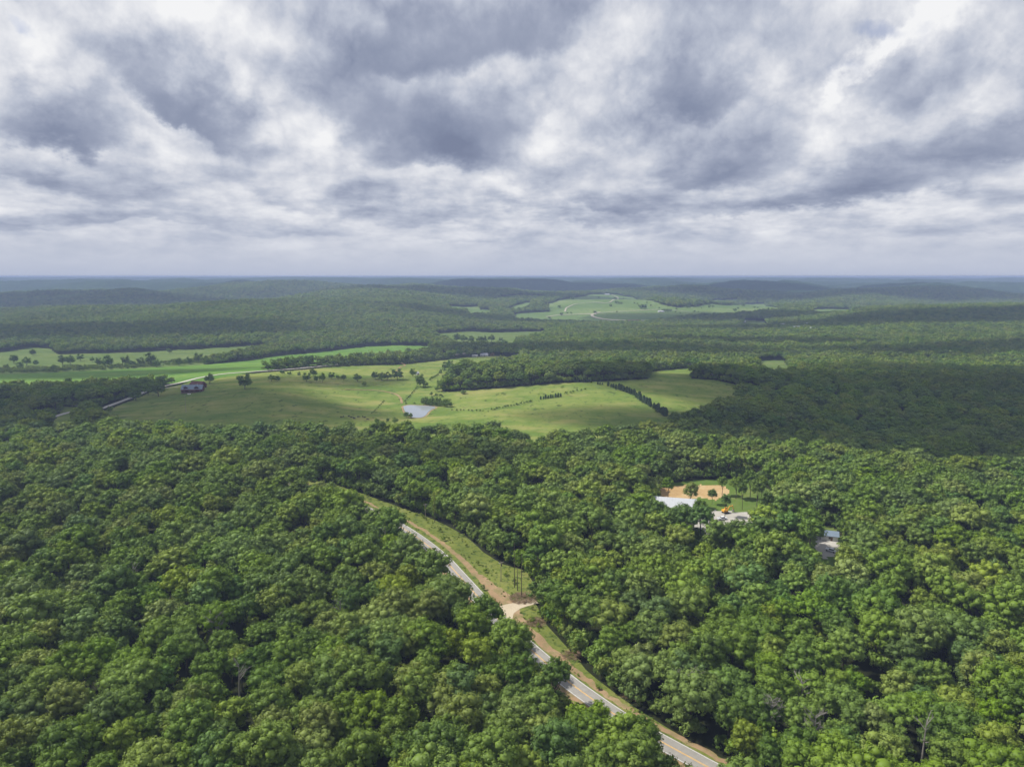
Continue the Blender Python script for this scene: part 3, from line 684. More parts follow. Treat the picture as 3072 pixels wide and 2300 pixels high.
# ------------------------------------------------------------------ where trees stand
rng_ = np.random.RandomState(21)
def jgrid(y0, y1, step, umax=.84, jit=.42):
    n0 = int((y1 - y0) / step); pts = []
    for j in range(n0):
        y = y0 + (j + .5) * step; w = umax * max(y, 330.) ; x = np.arange(-w, w, step) + (j % 2) * step / 2
        pts.append(np.stack([x + rng_.uniform(-jit, jit, len(x)) * step, np.full(len(x), y) + rng_.uniform(-jit, jit, len(x)) * step], 1))
    return np.concatenate(pts)
def wooded(p, margin=0):
    ok = np.ones(len(p), bool)
    for kd, poly in FIELDS: ok &= ~inpoly(p[:, 0], p[:, 1], poly)
    ok &= np.hypot((p[:, 0] - POND[0]) / (POND[2] + 4), (p[:, 1] - POND[1]) / (POND[3] + 4)) > 1
    near = p[:, 1] < 700
    d, sd, _p = dist_line(p[near, 0], p[near, 1], ROAD[::2]); _p = _p * 2
    yy = project(p[near, 0], p[near, 1], height(p[near, 0], p[near, 1]))[1]
    right = np.interp(_p, TL_POS, TL_D) + 1.6
    left = np.interp(yy, [470, 495, 530, 600, 640, 700, 770], [8, 10, 13, 14, 11, 11.5, 12])
    ok[near] &= ~(((sd > 0) & (d < right)) | ((sd <= 0) & (d < left)))
    mid = (p[:, 1] > 500) & (p[:, 1] < 1800)
    d, sd, _ = dist_line(p[mid, 0], p[mid, 1], FARROAD[::3]); ok[mid] &= ~(((d < 7.5) & (sd <= 0)) | ((d < np.interp(p[mid, 0], [-560, -480, -200, 0], [12, 30, 24, 14])) & (sd > 0)))
    return ok
def base_for_top(x, ytop, h):
    lo, hi = ytop, ytop + 90
    for _ in range(18):
        mdl = (lo + hi) / 2; g = ground_at(x, mdl); py = project(g[0], g[1], g[2] + h)[1]
        if py > ytop: hi = mdl
        else: lo = mdl
    return g
SNAGS = [(136, 559, 19, 1, 'forked silvery dead trunk standing among the oaks on the left'), (217, 612, 17, 3, 'twiggy leafless grey crown in the lower left of the forest'), (684, 664, 19, 4, 'large bare grey tree with many twigs right of the road'),
         (341, 594, 18, 2, 'pale crooked snag left of the road'), (386, 524, 17, 0, 'thin bare trunk left of the road bend'), (799, 676, 17, 2, 'small dead tree among oaks in the lower right'), (812, 706, 17, 3, 'dead tree with drooping twigs in the lower right'),
         (920, 715, 18, 1, 'whitish snag nearest the right bottom corner'), (768, 694, 17, 3, 'dark bare tree between oaks near the bottom right'), (240, 660, 17, 2, 'grey dead branches poking out near the bottom left')]
SNAGS = [(base_for_top(x, y, h), h, k, l) for x, y, h, k, l in SNAGS]
LIME = base_for_top(393, 576, 18)
dr = DRIVE
pA = jgrid(95, 1350, 9.3, jit=.55); pA = pA[wooded(pA)]
dd, _, _ = dist_line(pA[:, 0], pA[:, 1], DRIVE); pA = pA[dd > 6.5]
for g_, h_, k_, l_ in SNAGS + [(LIME, 0, 0, 0)]:
    pA = pA[np.hypot(pA[:, 0] - g_[0], pA[:, 1] - g_[1]) > 3.4]

pB = jgrid(1350, 2700, 9.4); pB = pB[wooded(pB)]
pC = jgrid(2700, 4700, 13.0, .80); pC = pC[wooded(pC)]
# natural gaps and thickets
dens = fbm(pA[:, 0] / 34., pA[:, 1] / 34., 3); pA = pA[~((dens < -.75) & (rng_.rand(len(pA)) < .6))]
# height of each tree varies by stand
def stand(p): return 1 + .22 * fbm(p[:, 0] / 42. + 9, p[:, 1] / 42., 3) + rng_.uniform(-.22, .20, len(p))
sA = stand(pA); zA = height(pA[:, 0], pA[:, 1])
qx, qy = project(pA[:, 0], pA[:, 1], zA + 12)
vis = (qx > -15) & (qx < 1039) & (qy < 790)
order = np.argsort(np.where(vis, np.hypot(pA[:, 0], pA[:, 1]), 1e9)); NEAR_N = 300
sel = order[:NEAR_N]; rest = np.setdiff1d(np.arange(len(pA)), sel)
rest = rest[~((qy[rest] > 790) & (pA[rest, 1] < 130))]

ORD = ['first', 'second', 'third', 'fourth', 'fifth', 'sixth', 'seventh', 'eighth', 'ninth', 'tenth', 'eleventh', 'twelfth', 'thirteenth', 'fourteenth', 'fifteenth', 'sixteenth', 'seventeenth', 'eighteenth', 'nineteenth']
TENS = {20: 'twent', 30: 'thirt', 40: 'fort', 50: 'fift', 60: 'sixt', 70: 'sevent', 80: 'eight', 90: 'ninet'}
def nth(i):
    i += 1
    if i < 20: return ORD[i - 1]
    t, u = i // 10 * 10, i % 10
    return TENS[t] + ('ieth' if u == 0 else 'y-' + ORD[u - 1])
# rows of crowns counted up from the bottom edge of the forest, split by the road
yy = qy[sel]; road_x = np.interp(yy, np.sort(ry), rx[np.argsort(ry)])
side_ = np.where(qx[sel] < road_x, 'left', 'right')
rowk = np.clip(((790 - yy) / 22).astype(int), 0, 30)
cnt_ = {}
for i in np.lexsort((qx[sel], rowk)):
    s_ = sel[i]; key = (rowk[i], side_[i]); n = cnt_.get(key, 0); cnt_[key] = n + 1
    tint = TINTS[rng_.choice(5, p=TP)]; k = int(rng_.randint(len(NEAR_FORMS)))
    x, y = pA[s_]; s = float(sA[s_]); 
    size_w = 'tall' if s > 1.1 else ('small' if s < .9 else 'broad')
    add_tree('oak_tree', k, tint, x, y, s, rng_.uniform(0, 6.28), f'{size_w} {tint} oak, {nth(n)} from the left in {nth(rowk[i])} row {side_[i]} of the road', 'tree', 'oaks in the near forest')

# ------------------------------------------------------------------ the rest of the forest: one object of instances
def form_mesh(seed, h, rad, nl, nleaf, size, tint, trunk=True, core=True, base=.4, gaps=.12):
    V, Q, C = crown_arrays(seed, rad, h, nl, nleaf, size, base, 1.0, core, gaps); mi = np.zeros(len(Q), int); mats = [LM[tint]]
    if trunk:
        tv, tq = mb_arrays(trunk_mb(seed, h, base, C, .24, 3)); Q = np.concatenate([Q, tq + len(V)]); V = np.concatenate([V, tv]); mi = np.concatenate([mi, np.ones(len(tq), int)]); mats.append(M_bark)
    return to_mesh('tree_form', V, Q, mats, mi)
forms = bpy.data.collections.new('tree_forms'); FORM_I = {'mid': [], 'far': [], 'dist': [], 'edge': []}
def add_form(kind, me):
    o = bpy.data.objects.new('tree_form_%03d' % len(forms.objects), me); forms.objects.link(o); FORM_I[kind].append(len(forms.objects) - 1)
for k in range(4):
    for t in TINTS: add_form('mid', form_mesh(300 + k * 7 + TINTS.index(t), 15 + k * 1.3, (4.8, 6.2, 5.5, 7.2)[k], 26, 3300, .26, t))
for k in range(2):
    for t in TINTS: add_form('far', form_mesh(400 + k * 7 + TINTS.index(t), 15.5, 5.3, 11, 420, .62, t, trunk=False, base=.25))
for t in TINTS: add_form('dist', form_mesh(500 + TINTS.index(t), 15.5, 7.6, 9, 170, 1.25, t, trunk=False, base=.1))
def pick(kind, n):
    t = rng_.choice(5, p=TP, size=n); a = np.array(FORM_I[kind]); v = rng_.randint(len(a) // 5, size=n); return a[v * 5 + t]
PT, SC, IX = [], [], []
P1 = pA[rest]; nearm = np.hypot(P1[:, 0], P1[:, 1]) < 950
PT.append(P1); SC.append(sA[rest]); IX.append(np.where(nearm, pick('mid', len(P1)), pick('far', len(P1))))
PT.append(pB); SC.append(stand(pB) * 1.05); IX.append(pick('far', len(pB)))
PT.append(pC); SC.append(stand(pC) * 1.05); IX.append(pick('dist', len(pC)))
def scatter(name, pts, sc, ix, coll, label):
    pts = np.concatenate(pts); sc = np.concatenate(sc); ix = np.concatenate(ix); z = height(pts[:, 0], pts[:, 1]) - .3
    me = bpy.data.meshes.new(name); me.vertices.add(len(pts)); me.vertices.foreach_set('co', np.column_stack([pts, z]).astype(np.float32).ravel())
    rot = np.column_stack([np.zeros((len(pts), 2)), rng_.uniform(0, 6.28, len(pts))]).astype(np.float32)
    a = me.attributes.new('rot', 'FLOAT_VECTOR', 'POINT'); a.data.foreach_set('vector', rot.ravel())
    a = me.attributes.new('scl', 'FLOAT', 'POINT'); a.data.foreach_set('value', sc.astype(np.float32))
    a = me.attributes.new('form', 'INT', 'POINT'); a.data.foreach_set('value', ix.astype(np.int32))
    o = link(bpy.data.objects.new(name, me)); tag(o, label, kind='stuff')
    g = bpy.data.node_groups.new(name, 'GeometryNodeTree'); g.interface.new_socket('Geometry', in_out='INPUT', socket_type='NodeSocketGeometry'); g.interface.new_socket('Geometry', in_out='OUTPUT', socket_type='NodeSocketGeometry')
    n = g.nodes; gi = n.new('NodeGroupInput'); go = n.new('NodeGroupOutput'); ip = n.new('GeometryNodeInstanceOnPoints'); ci = n.new('GeometryNodeCollectionInfo')
    ci.inputs['Collection'].default_value = coll; ci.inputs['Separate Children'].default_value = True; ci.inputs['Reset Children'].default_value = True
    ip.inputs['Pick Instance'].default_value = True
    def at(nm, typ):
        q = n.new('GeometryNodeInputNamedAttribute'); q.data_type = typ; q.inputs['Name'].default_value = nm; return q.outputs['Attribute']
    L = g.links; L.new(gi.outputs[0], ip.inputs['Points']); L.new(ci.outputs[0], ip.inputs['Instance']); L.new(at('form', 'INT'), ip.inputs['Instance Index'])
    L.new(at('rot', 'FLOAT_VECTOR'), ip.inputs['Rotation']); L.new(at('scl', 'FLOAT'), ip.inputs['Scale']); L.new(ip.outputs[0], go.inputs[0])
    md = o.modifiers.new('scatter', 'NODES'); md.node_group = g; return o
# undergrowth that closes the forest edge down to the ground
for k in range(2):
    for t in TINTS: add_form('edge', form_mesh(600 + k * 7 + TINTS.index(t), 7.5, 3.2, 12, 900, .26, t, trunk=False, base=.02))
cand = jgrid(120, 1250, 3.0); dl, sd, _ = dist_line(cand[:, 0], cand[:, 1], ROAD[::4])
w0 = wooded(cand); opn = np.zeros(len(cand), bool)
for a, b in ((6, 0), (-6, 0), (0, 6), (0, -6), (4, 4), (-4, 4)): opn |= ~wooded(cand + np.array([a, b]))
cand = cand[w0 & opn & (rng_.rand(len(cand)) < .75)]
dd, _, _ = dist_line(cand[:, 0], cand[:, 1], DRIVE); cand = cand[dd > 5]
und = jgrid(110, 520, 8.0, jit=.6); und = und[wooded(und) & (rng_.rand(len(und)) < .8)]
PT.append(und); SC.append(rng_.uniform(.7, 1.5, len(und))); IX.append(pick('edge', len(und)))
PT.append(cand); SC.append(rng_.uniform(.5, 1.35, len(cand))); IX.append(pick('edge', len(cand)))
print('TREES edge', len(cand), 'near', len(sel), 'rest', len(rest), 'B', len(pB), 'C', len(pC))
scatter('forest', PT, SC, IX, forms, 'unbroken green broadleaf forest rolling to the distant hills')

# weeds and young shoots on the cleared verge
vg = jgrid(150, 460, 1.9, jit=.6); dv, sv, pv_ = dist_line(vg[:, 0], vg[:, 1], ROAD[::2]); tl_ = np.interp(pv_ * 2, TL_POS, TL_D)
dn_ = fbm(vg[:, 0] / 9., vg[:, 1] / 9., 3)
dirt_mid = np.abs(dv - np.interp(pv_ * 2, [0, len(ROAD)], [7.5, 7.5])) < 2.0
vg = vg[(sv > 0) & (dv > 4.6) & (dv < tl_ + 1) & (dn_ > -.25) & ~dirt_mid & (rng_.rand(len(vg)) < .45)]
dd, _, _ = dist_line(vg[:, 0], vg[:, 1], DRIVE); vg = vg[dd > 6]
tl2 = rng_.rand(len(vg)) < .06
scatter('weeds', [vg], [np.where(tl2, rng_.uniform(.25, .45, len(vg)), rng_.uniform(.06, .17, len(vg)))], [np.where(rng_.rand(len(vg)) < .6, FORM_I['edge'][3], FORM_I['edge'][2])], forms, 'rank weeds and young shoots on the cleared verge')
# ------------------------------------------------------------------ unseen clouds overhead, placed so their shadows darken chosen parts of the land
m_, N_, o_ = material('cloud_vapour'); v_ = N_.new('ShaderNodeVolumeScatter'); v_.inputs['Color'].default_value = (.95, .96, 1, 1); v_.inputs['Density'].default_value = .011
N_.l.new(v_.outputs[0], o_.inputs['Volume']); M_cloud = m_
import bmesh
CLOUD_Z = 2500.0
def cloud(x, y, rx, ry, rot, th=300., near=0, seed=0):
    """puffy flat-based cloud whose shadow falls round the ground point seen at (x, y); radii in metres"""
    g = ground_at(x, y, near); k = (CLOUD_Z - g[2]) / SUN.z
    bm = bmesh.new(); bmesh.ops.create_icosphere(bm, subdivisions=5, radius=1.0)
    co = np.array([v.co[:] for v in bm.verts])
    f = 1 + .20 * fbm(co[:, 0] * 1.6 + seed * 7.3, co[:, 1] * 1.6 + seed, 4, .6)
    f2 = fbm(co[:, 0] * 3 + seed * 3.1, co[:, 1] * 3 + seed, 3)
    for v, a, c in zip(bm.verts, f, f2):
        z = v.co.z * th * .5 * (1 + .35 * c); v.co = (v.co.x * rx * a, v.co.y * ry * a, z if z > 0 else z * .45)
    me = bpy.data.meshes.new('cloud'); bm.to_mesh(me); bm.free(); me.materials.append(M_cloud)
    for p in me.polygons: p.use_smooth = True
    o = link(bpy.data.objects.new('cloud', me)); o.location = (g[0] + SUN.x * k, g[1] + SUN.y * k, CLOUD_Z); o.rotation_euler.z = R(rot)
    tag(o, 'unseen flat based grey cloud placed overhead to shade the land', kind='structure')
SHADE_CLOUDS = [(920, 402, 360, 170, -6, 430, 0), (990, 459, 300, 112, -15, 420, 0), (820, 445, 180, 78, -14, 340, 0), (680, 422, 140, 60, -10, 260, 0), (1010, 380, 300, 150, 0, 330, 0), (60, 412, 330, 130, -8, 420, 0), (200, 398, 120, 70, 20, 230, 0),
          (250, 380, 200, 40, 15, 240, 0), (600, 352, 420, 110, 5, 260, 0), (420, 470, 110, 26, -12, 140, 0), (150, 295, 2300, 420, 4, 420, 3000), (560, 289, 2600, 500, 0, 420, 3500), (860, 293, 1500, 420, 0, 420, 3000),
          (950, 318, 900, 150, 5, 340, 1500), (720, 318, 500, 160, 0, 260, 1500), (90, 374, 260, 50, -3, 220, 0), (60, 335, 700, 140, 0, 300, 1200), (500, 322, 340, 130, 0, 260, 1500), (980, 352, 420, 80, 3, 260, 900), (760, 345, 260, 70, 0, 240, 900)]
for i, c_ in enumerate(SHADE_CLOUDS): cloud(*c_, seed=i)
# ------------------------------------------------------------------ dead trees
def dead_tree(loc, h, kind, label, seed):
    r = random.Random(seed); e = empty('dead_tree', loc, r.uniform(0, 6)); tag(e, label, 'dead tree', 'dead trees standing in the forest')
    t = MB(); lean = (r.uniform(-.05, .05), r.uniform(-.05, .05)); P_ = [(lean[0] * z, lean[1] * z, z) for z in (-1, 2, h * .35, h * .6, h * .8, h * (.98 if kind in (0, 1) else .85))]
    t.tube(P_, [.34, .30, .26, .20, .13, .05], 7); t.build('trunk', M_dead, e)
    b = MB(); nb = {0: 5, 1: 6, 2: 9, 3: 26, 4: 34}[kind]
    for i in range(nb):
        z = h * (r.uniform(.55, .9) if kind < 3 else r.uniform(.40, .86)); a = r.uniform(0, 6.28); L = r.uniform(2.2, 4.5) * (1.25 if kind == 4 else 1.0); up = r.uniform(.5, 1.2)
        p0 = Vector((lean[0] * z, lean[1] * z, z)); d = Vector((math.cos(a), math.sin(a), up)).normalized()
        p1 = p0 + d * L * .5 + Vector((0, 0, .2)); p2 = p0 + d * L + Vector((r.uniform(-.5, .5), r.uniform(-.5, .5), r.uniform(-.1, .8)))
        b.tube([p0, p1, p2], [.13, .09, .04], 5)
        for k in range(3 if kind < 3 else 6):
            q = p0.lerp(p2, r.uniform(.35, .95)); dd_ = (d + Vector((r.uniform(-1, 1), r.uniform(-1, 1), r.uniform(-.2, 1)))).normalized()
            b.tube([q, q + dd_ * r.uniform(.8, 2.0)], [.055, .02], 4)
    b.build('limbs', M_dead, e)
for i, (g, h, k, l) in enumerate(SNAGS): dead_tree(g, h, k, l, i)
add_tree('oak_tree', 3, 'yellow green', LIME[0], LIME[1], 1.18, 1.0, 'brightest lime green crown left of the road near its bend', 'tree', 'oaks in the near forest')

# ------------------------------------------------------------------ forms for trees in the open
OPEN = []
for k in range(4):
    V, Q, C = crown_arrays(700 + k, 5.4, 12.0, 24, 3000, .26, .04 + .05 * (k % 2), 1.05, droop=.85)
    OPEN.append((V, Q, trunk_mb(700 + k, 12.0, .2, C, .28)))
_om = {}
def open_tree(x, y, s, label, tint, k, group, cat='tree', name='pasture_tree', wide=1.0, g=None):
    g = g or ground_at(x, y)
    if ('c', k, tint) not in _om: _om['c', k, tint] = to_mesh('crown', *OPEN[k][:2], [LM[tint]])
    if ('t', k) not in _om: _om['t', k] = to_mesh('trunk', *mb_arrays(OPEN[k][2]), [M_bark])
    e = empty(name, (g[0], g[1], g[2] - .1), (k * 1.7 + x) % 6.28); e.scale = (s * wide, s * wide, s); tag(e, label, cat, group)
    link(bpy.data.objects.new('trunk', _om['t', k]), e); link(bpy.data.objects.new('crown', _om['c', k, tint]), e); return e
def px_size(g): return (g[1] * CP - (g[2] - CAMZ) * SP) / F            # metres per pixel there
def c1(x, y): return x * .1658, 260 + y * .1658
def c2(x, y): return x * .1658 + 333.3, 260 + y * .1658
HOMETREES = [  # crop, x, base y, height, label
    (c1, 1478, 775, 105, 1.0, 'big double crowned tree standing alone right of the log house'), (c1, 1638, 729, 46, 1.1, 'round tree left in the pair behind the thin pole'), (c1, 1672, 729, 40, 1.1, 'round tree right in the pair behind the thin pole'),
    (c1, 1703, 687, 32, 1.1, 'low dark tree by the road at the pasture crest'), (c1, 1746, 692, 26, 1.3, 'low wide bush right of the dark tree by the road'), (c1, 1805, 700, 32, .8, 'small thin tree between the road bush and the trio'),
    (c1, 1850, 730, 64, 1.0, 'largest tree, front left of the pasture trio'), (c1, 1893, 700, 56, .9, 'tree at the back of the pasture trio'), (c1, 1907, 732, 44, .8, 'small middle tree of the pasture trio'), (c1, 1946, 735, 64, .7, 'slim tree right of the pasture trio'),
    (c1, 2000, 714, 48, 1.0, 'dark tree starting the row in the middle of the pasture'), (c1, 2040, 715, 28, 1.2, 'low bush between two trees of the pasture row'), (c1, 2072, 724, 42, 1.0, 'tree ending the short pasture row'),
    (c2, 145, 730, 52, 1.15, 'wide tree left of the clump by the white shed'), (c2, 186, 757, 34, 1.1, 'small round tree below the wide pasture tree'),
    (c2, 252, 716, 52, 1.1, 'leftmost tree of the dense clump on the pasture'), (c2, 292, 722, 56, 1.2, 'second tree of the dense clump on the pasture'), (c2, 328, 722, 56, 1.1, 'third tree of the dense clump on the pasture'), (c2, 386, 721, 82, 1.05, 'tall domed tree on the right of the dense clump'),
    (c2, 480, 700, 58, .9, 'tree directly left of the small white shed'), (c2, 524, 765, 94, .8, 'tall tree directly right of the small white shed'), (c2, 556, 766, 44, .9, 'smaller tree at the right foot of the tall shed tree'),
    (c2, 675, 661, 62, .8, 'slender tree left in the pair at the upper fence'), (c2, 706, 666, 76, .8, 'slender taller tree right in the pair at the upper fence'), (c2, 645, 770, 66, .8, 'narrow tree at the left tip of the wood on the pasture'), (c2, 625, 790, 40, .9, 'small tree just below the left tip of the wood'),
    (c2, 785, 805, 30, 1.5, 'low round bush alone on the yellow pasture slope'), (c2, 992, 640, 72, .85, 'tall dark tree alone at the top right of the upper field'), (c2, 440, 948, 42, 1.0, 'tree at the left water edge of the pond'), (c2, 466, 952, 38, .9, 'tree leaning over the near water of the pond'),
    (c1, 820, 845, 96, 1.0, 'shade tree at the near edge of the pale road'), (c1, 895, 811, 92, .85, 'tree on the road edge left of two close crowns'), (c1, 955, 820, 112, .95, 'tall tree on the lawn between road and log house'), (c1, 1266, 746, 74, .9, 'tree behind the right end of the log house'),
    (c1, 487, 918, 50, .9, 'small dark tree beside the pale lane on the left'), (c1, 575, 925, 90, 1.2, 'wide dark tree where the pale road starts'), (c1, 665, 915, 42, 1.0, 'low tree at the foot of the pale road'),
    (c2, 1745, 722, 52, 1.0, 'round green tree below the wood at the right pasture top'), (c2, 1655, 719, 24, 1.6, 'low bush left of the round green tree on the pasture top'),
    (c2, 265, 985, 42, 1.0, 'dark tree left of the pond at the forest edge'), (c2, 328, 975, 30, .8, 'small pointed tree between forest edge and pond'), (c2, 372, 985, 46, 1.0, 'bright round tree at the forest edge left of the pond')]
for i, (cf, x, y, hh, wd, lb) in enumerate(HOMETREES):
    a, b = cf(x, y); g = ground_at(a, b); s = hh * .1658 * px_size(g) / 12.6
    open_tree(a, b, s, lb, ['deep green', 'mid green', 'deep green', 'blue green', 'mid green'][i % 5], i % 4, 'trees standing on the pasture', wide=wd, g=g)
# trees in the valley meadows beyond the crops, counted from the left
VAL = sorted([(c1, 85, 617, 62), (c1, 162, 632, 62), (c1, 200, 571, 46), (c1, 218, 630, 40), (c1, 378, 626, 66), (c1, 425, 626, 68), (c1, 485, 602, 52), (c1, 557, 610, 36), (c1, 600, 634, 60), (c1, 648, 640, 86), (c1, 480, 664, 46), (c1, 325, 665, 48), (c1, 760, 628, 66), (c1, 800, 640, 50),
              (c1, 850, 634, 64), (c1, 910, 632, 90), (c1, 945, 640, 56), (c1, 1022, 556, 36), (c1, 1080, 632, 56), (c1, 1140, 622, 50), (c1, 1196, 612, 70), (c1, 1260, 606, 44), (c1, 1320, 600, 50), (c1, 1385, 600, 60), (c1, 40, 655, 40), (c1, 120, 650, 50), (c1, 720, 645, 34), (c1, 560, 650, 30)], key=lambda q: q[1])
for i, (cf, x, y, hh) in enumerate(VAL):
    a, b = cf(x, y); g = ground_at(a, b + .6); s = hh * .1658 * px_size(g) / 12.6
    open_tree(a, b, s, f'{nth(i)} tree from the left in the valley scrub beyond the crop strip', ['mid green', 'deep green', 'blue green'][i % 3], (i * 3) % 4, 'trees in the valley scrub', name='valley_tree', wide=.95, g=g)
ROW5 = [(745, 482, 60), (786, 487, 52), (830, 487, 50), (880, 486, 46), (908, 486, 48), (955, 483, 50), (1010, 480, 32)]
for i, (x, y, hh) in enumerate(ROW5):
    a, b = c2(x, y); g = ground_at(a, b + 1.5); s = hh * .1658 * px_size(g) / 12.6
    open_tree(a, b, s, f'{nth(i)} round tree from the left in the row edging the far green field', 'deep green', i % 4, 'row of trees on the far green field', name='field_tree', g=g)
# far open hill: trees of three or four pixels, one mesh each
FARM = to_mesh('far_tree', *crown_arrays(801, 5.4, 12, 12, 420, .6, .02, droop=.85)[:2], [LM['deep green']])
FT = sorted([(825, 138, 14), (862, 138, 14), (775, 165, 25), (690, 215, 25), (1045, 160, 18), (1050, 187, 22), (1066, 187, 16), (1083, 190, 18), (1095, 158, 10), (1015, 207, 20), (915, 250, 22), (1165, 187, 12), (1184, 192, 12), (1208, 222, 38), (1228, 222, 40), (1245, 185, 12), (1268, 203, 14), (1322, 218, 12), (1055, 243, 12),
      (1350, 240, 25), (1372, 241, 27), (1393, 240, 24), (1425, 242, 12), (1455, 250, 10), (1500, 217, 24), (1516, 215, 18), (1550, 213, 18), (1590, 218, 8), (1640, 214, 22), (1662, 212, 18), (1800, 238, 27), (1820, 222, 16), (1545, 240, 14), (1570, 242, 8), (1855, 207, 24), (1925, 217, 16), (1945, 218, 14), (705, 262, 24), (742, 250, 12), (765, 250, 14), (940, 155, 14), (628, 285, 20), (1430, 226, 14)])
for i, (x, y, hh) in enumerate(FT):
    g = ground_at(x * .1582 + 450, 273.3 + y * .1582 + .3, 1700); s = hh * .1582 * px_size(g) / 12.0
    o = link(bpy.data.objects.new('far_tree', FARM)); o.location = g; o.scale = (s * 1.1, s * 1.1, s); o.rotation_euler.z = i * 1.3
    tag(o, f'{nth(i)} dark tree from the left on the distant open hill', 'tree', 'trees dotted over the distant hill')

# ------------------------------------------------------------------ cedars and shrubs along the fences
def cedar_mesh(seed):
    r = np.random.RandomState(seed); n = 900; z = r.rand(n) ** .8; a = r.rand(n) * 6.283; q = np.sqrt(np.clip(1 - z ** 2.2, 0, 1)) * (1.25 + .35 * np.sin(a * 3 + z * 9 + seed)) * r.uniform(.75, 1.05, n)
    P_ = np.stack([q * np.cos(a), q * np.sin(a), .25 + z * 4.9], 1); Nn = unit(np.stack([np.cos(a), np.sin(a), .5 + 0 * a], 1) + r.normal(size=(n, 3)) * .4)
    V, Q = quads_at(P_, Nn, .24, r); m = MB().tube([(0, 0, -.5), (0, 0, 2), (0, 0, 4.4)], [.17, .12, .03], 6); tv, tq = mb_arrays(m)
    return to_mesh('cedar', np.concatenate([V, tv]), np.concatenate([Q, tq + len(V)]), [M_cedar, M_bark], np.r_[np.zeros(len(Q), int), np.ones(len(tq), int)])
CED = [cedar_mesh(i) for i in range(3)]
def shrub_mesh(seed):
    V, Q, C = crown_arrays(900 + seed, 1.6, 2.6, 8, 420, .15, .02); return to_mesh('shrub', V, Q, [LM['deep green']])
SHR = [shrub_mesh(i) for i in range(3)]
def row(name, meshes, base_h, a, b, n, hpx, label, cat, group, jit=.5, fn=c2):
    for i in range(n):
        t = i / max(1, n - 1); x, y = a[0] + (b[0] - a[0]) * t, a[1] + (b[1] - a[1]) * t; x, y = fn(x, y); rj = rng_.uniform(-jit, jit, 2); g = ground_at(x + rj[0], y + rj[1] * .4)
        o = link(bpy.data.objects.new(name, meshes[i % 3])); s = (hpx[0] + (hpx[1] - hpx[0]) * t) * .1658 * px_size(g) / base_h * rng_.uniform(.75, 1.2); wdn = 1.12 if 'hedgerow' in group else 1.0
        o.location = (g[0], g[1], g[2] - .05); o.scale = (s * wdn * rng_.uniform(.85, 1.15), s * wdn, s); o.rotation_euler.z = rng_.uniform(0, 6); tag(o, label.replace('#', nth(i)), cat, group)
row('cedar_tree', CED, 5.1, (1660, 758), (1815, 812), 11, (26, 40), '# cedar from the top in the upper half of the diagonal hedgerow', 'cedar', 'cedars in the diagonal hedgerow')
row('cedar_tree', CED, 5.1, (1828, 828), (2005, 940), 13, (42, 46), '# cedar from the top in the lower half of the diagonal hedgerow', 'cedar', 'cedars in the diagonal hedgerow', .7)
row('cedar_tree', CED, 5.1, (1252, 838), (1370, 822), 9, (24, 26), '# small cedar from the left in the short row on the slope', 'cedar', 'cedars in the short row on the slope', .3)
row('cedar_tree', CED, 5.1, (1455, 732), (1550, 738), 6, (26, 28), '# round cedar from the left on the pasture crest', 'cedar', 'cedars on the pasture crest', .5)
row('cedar_tree', CED, 5.1, (1595, 748), (1622, 750), 3, (16, 16), '# little cedar from the left before the hedgerow starts', 'cedar', 'little cedars before the hedgerow', .3)
row('fence_shrub', SHR, 2.6, (960, 905), (1195, 855), 16, (14, 16), '# shrub from the left along the fence on the hill', 'shrub', 'shrubs along the hill fence', .9)
row('fence_shrub', SHR, 2.6, (720, 905), (930, 912), 10, (13, 11), '# shrub from the left along the fence below the pond wood', 'shrub', 'shrubs along the lower fence', .7)
row('fence_shrub', SHR, 2.6, (1405, 806), (1520, 780), 6, (16, 12), '# shrub from the left continuing the slope row uphill', 'shrub', 'shrubs along the upper slope fence', .7)
row('fence_shrub', SHR, 2.6, (430, 856), (508, 768), 12, (12, 11), '# shrub from the bottom on the fence rising from the pond', 'shrub', 'shrubs on the fence above the pond', .25)
row('fence_shrub', SHR, 2.6, (236, 925), (306, 852), 9, (11, 11), '# shrub from the bottom on the fence left of the pond', 'shrub', 'shrubs on the fence left of the pond', .25)
row('fence_shrub', SHR, 2.6, (585, 727), (665, 672), 8, (18, 24), '# shrub from the bottom on the line towards the upper fence', 'shrub', 'shrubs towards the upper fence', .5)
row('fence_shrub', SHR, 2.6, (530, 868), (702, 884), 13, (34, 34), '# bush from the left in the thicket beside the pond', 'bush', 'bushes in the thicket beside the pond', 1.3)
row('fence_shrub', SHR, 2.6, (560, 858), (690, 868), 9, (36, 38), '# bush from the left at the back of the pond thicket', 'bush', 'bushes at the back of the pond thicket', 1.3)
row('fence_shrub', SHR, 2.6, (437, 868), (490, 866), 2, (14, 14), '# tiny bush from the left on the far bank of the pond', 'shrub', 'tiny bushes on the pond bank', .1)
row('fence_shrub', SHR, 2.6, (595, 818), (652, 825), 3, (24, 22), '# bush from the left between the pond thicket and the wood', 'bush', 'bushes above the pond thicket', .5)
# valley scrub: low growth between crops and meadow, nobody could count it
edge_names = FORM_I['edge']; sp_ = []
for _ in range(900):
    x = rng_.uniform(-20, 262); yb = np.interp(x, [0, 50, 127, 200, 262], [371.5, 370.5, 367, 361.5, 355.5]); g = ground_at(x, yb + rng_.uniform(-2.2, 1.6)); sp_.append(g[:2])
sp_ = np.array(sp_); scatter('scrub', [sp_], [rng_.uniform(.35, .95, len(sp_))], [pick('edge', len(sp_))], forms, 'low grey green scrub between the crop strip and the meadow')

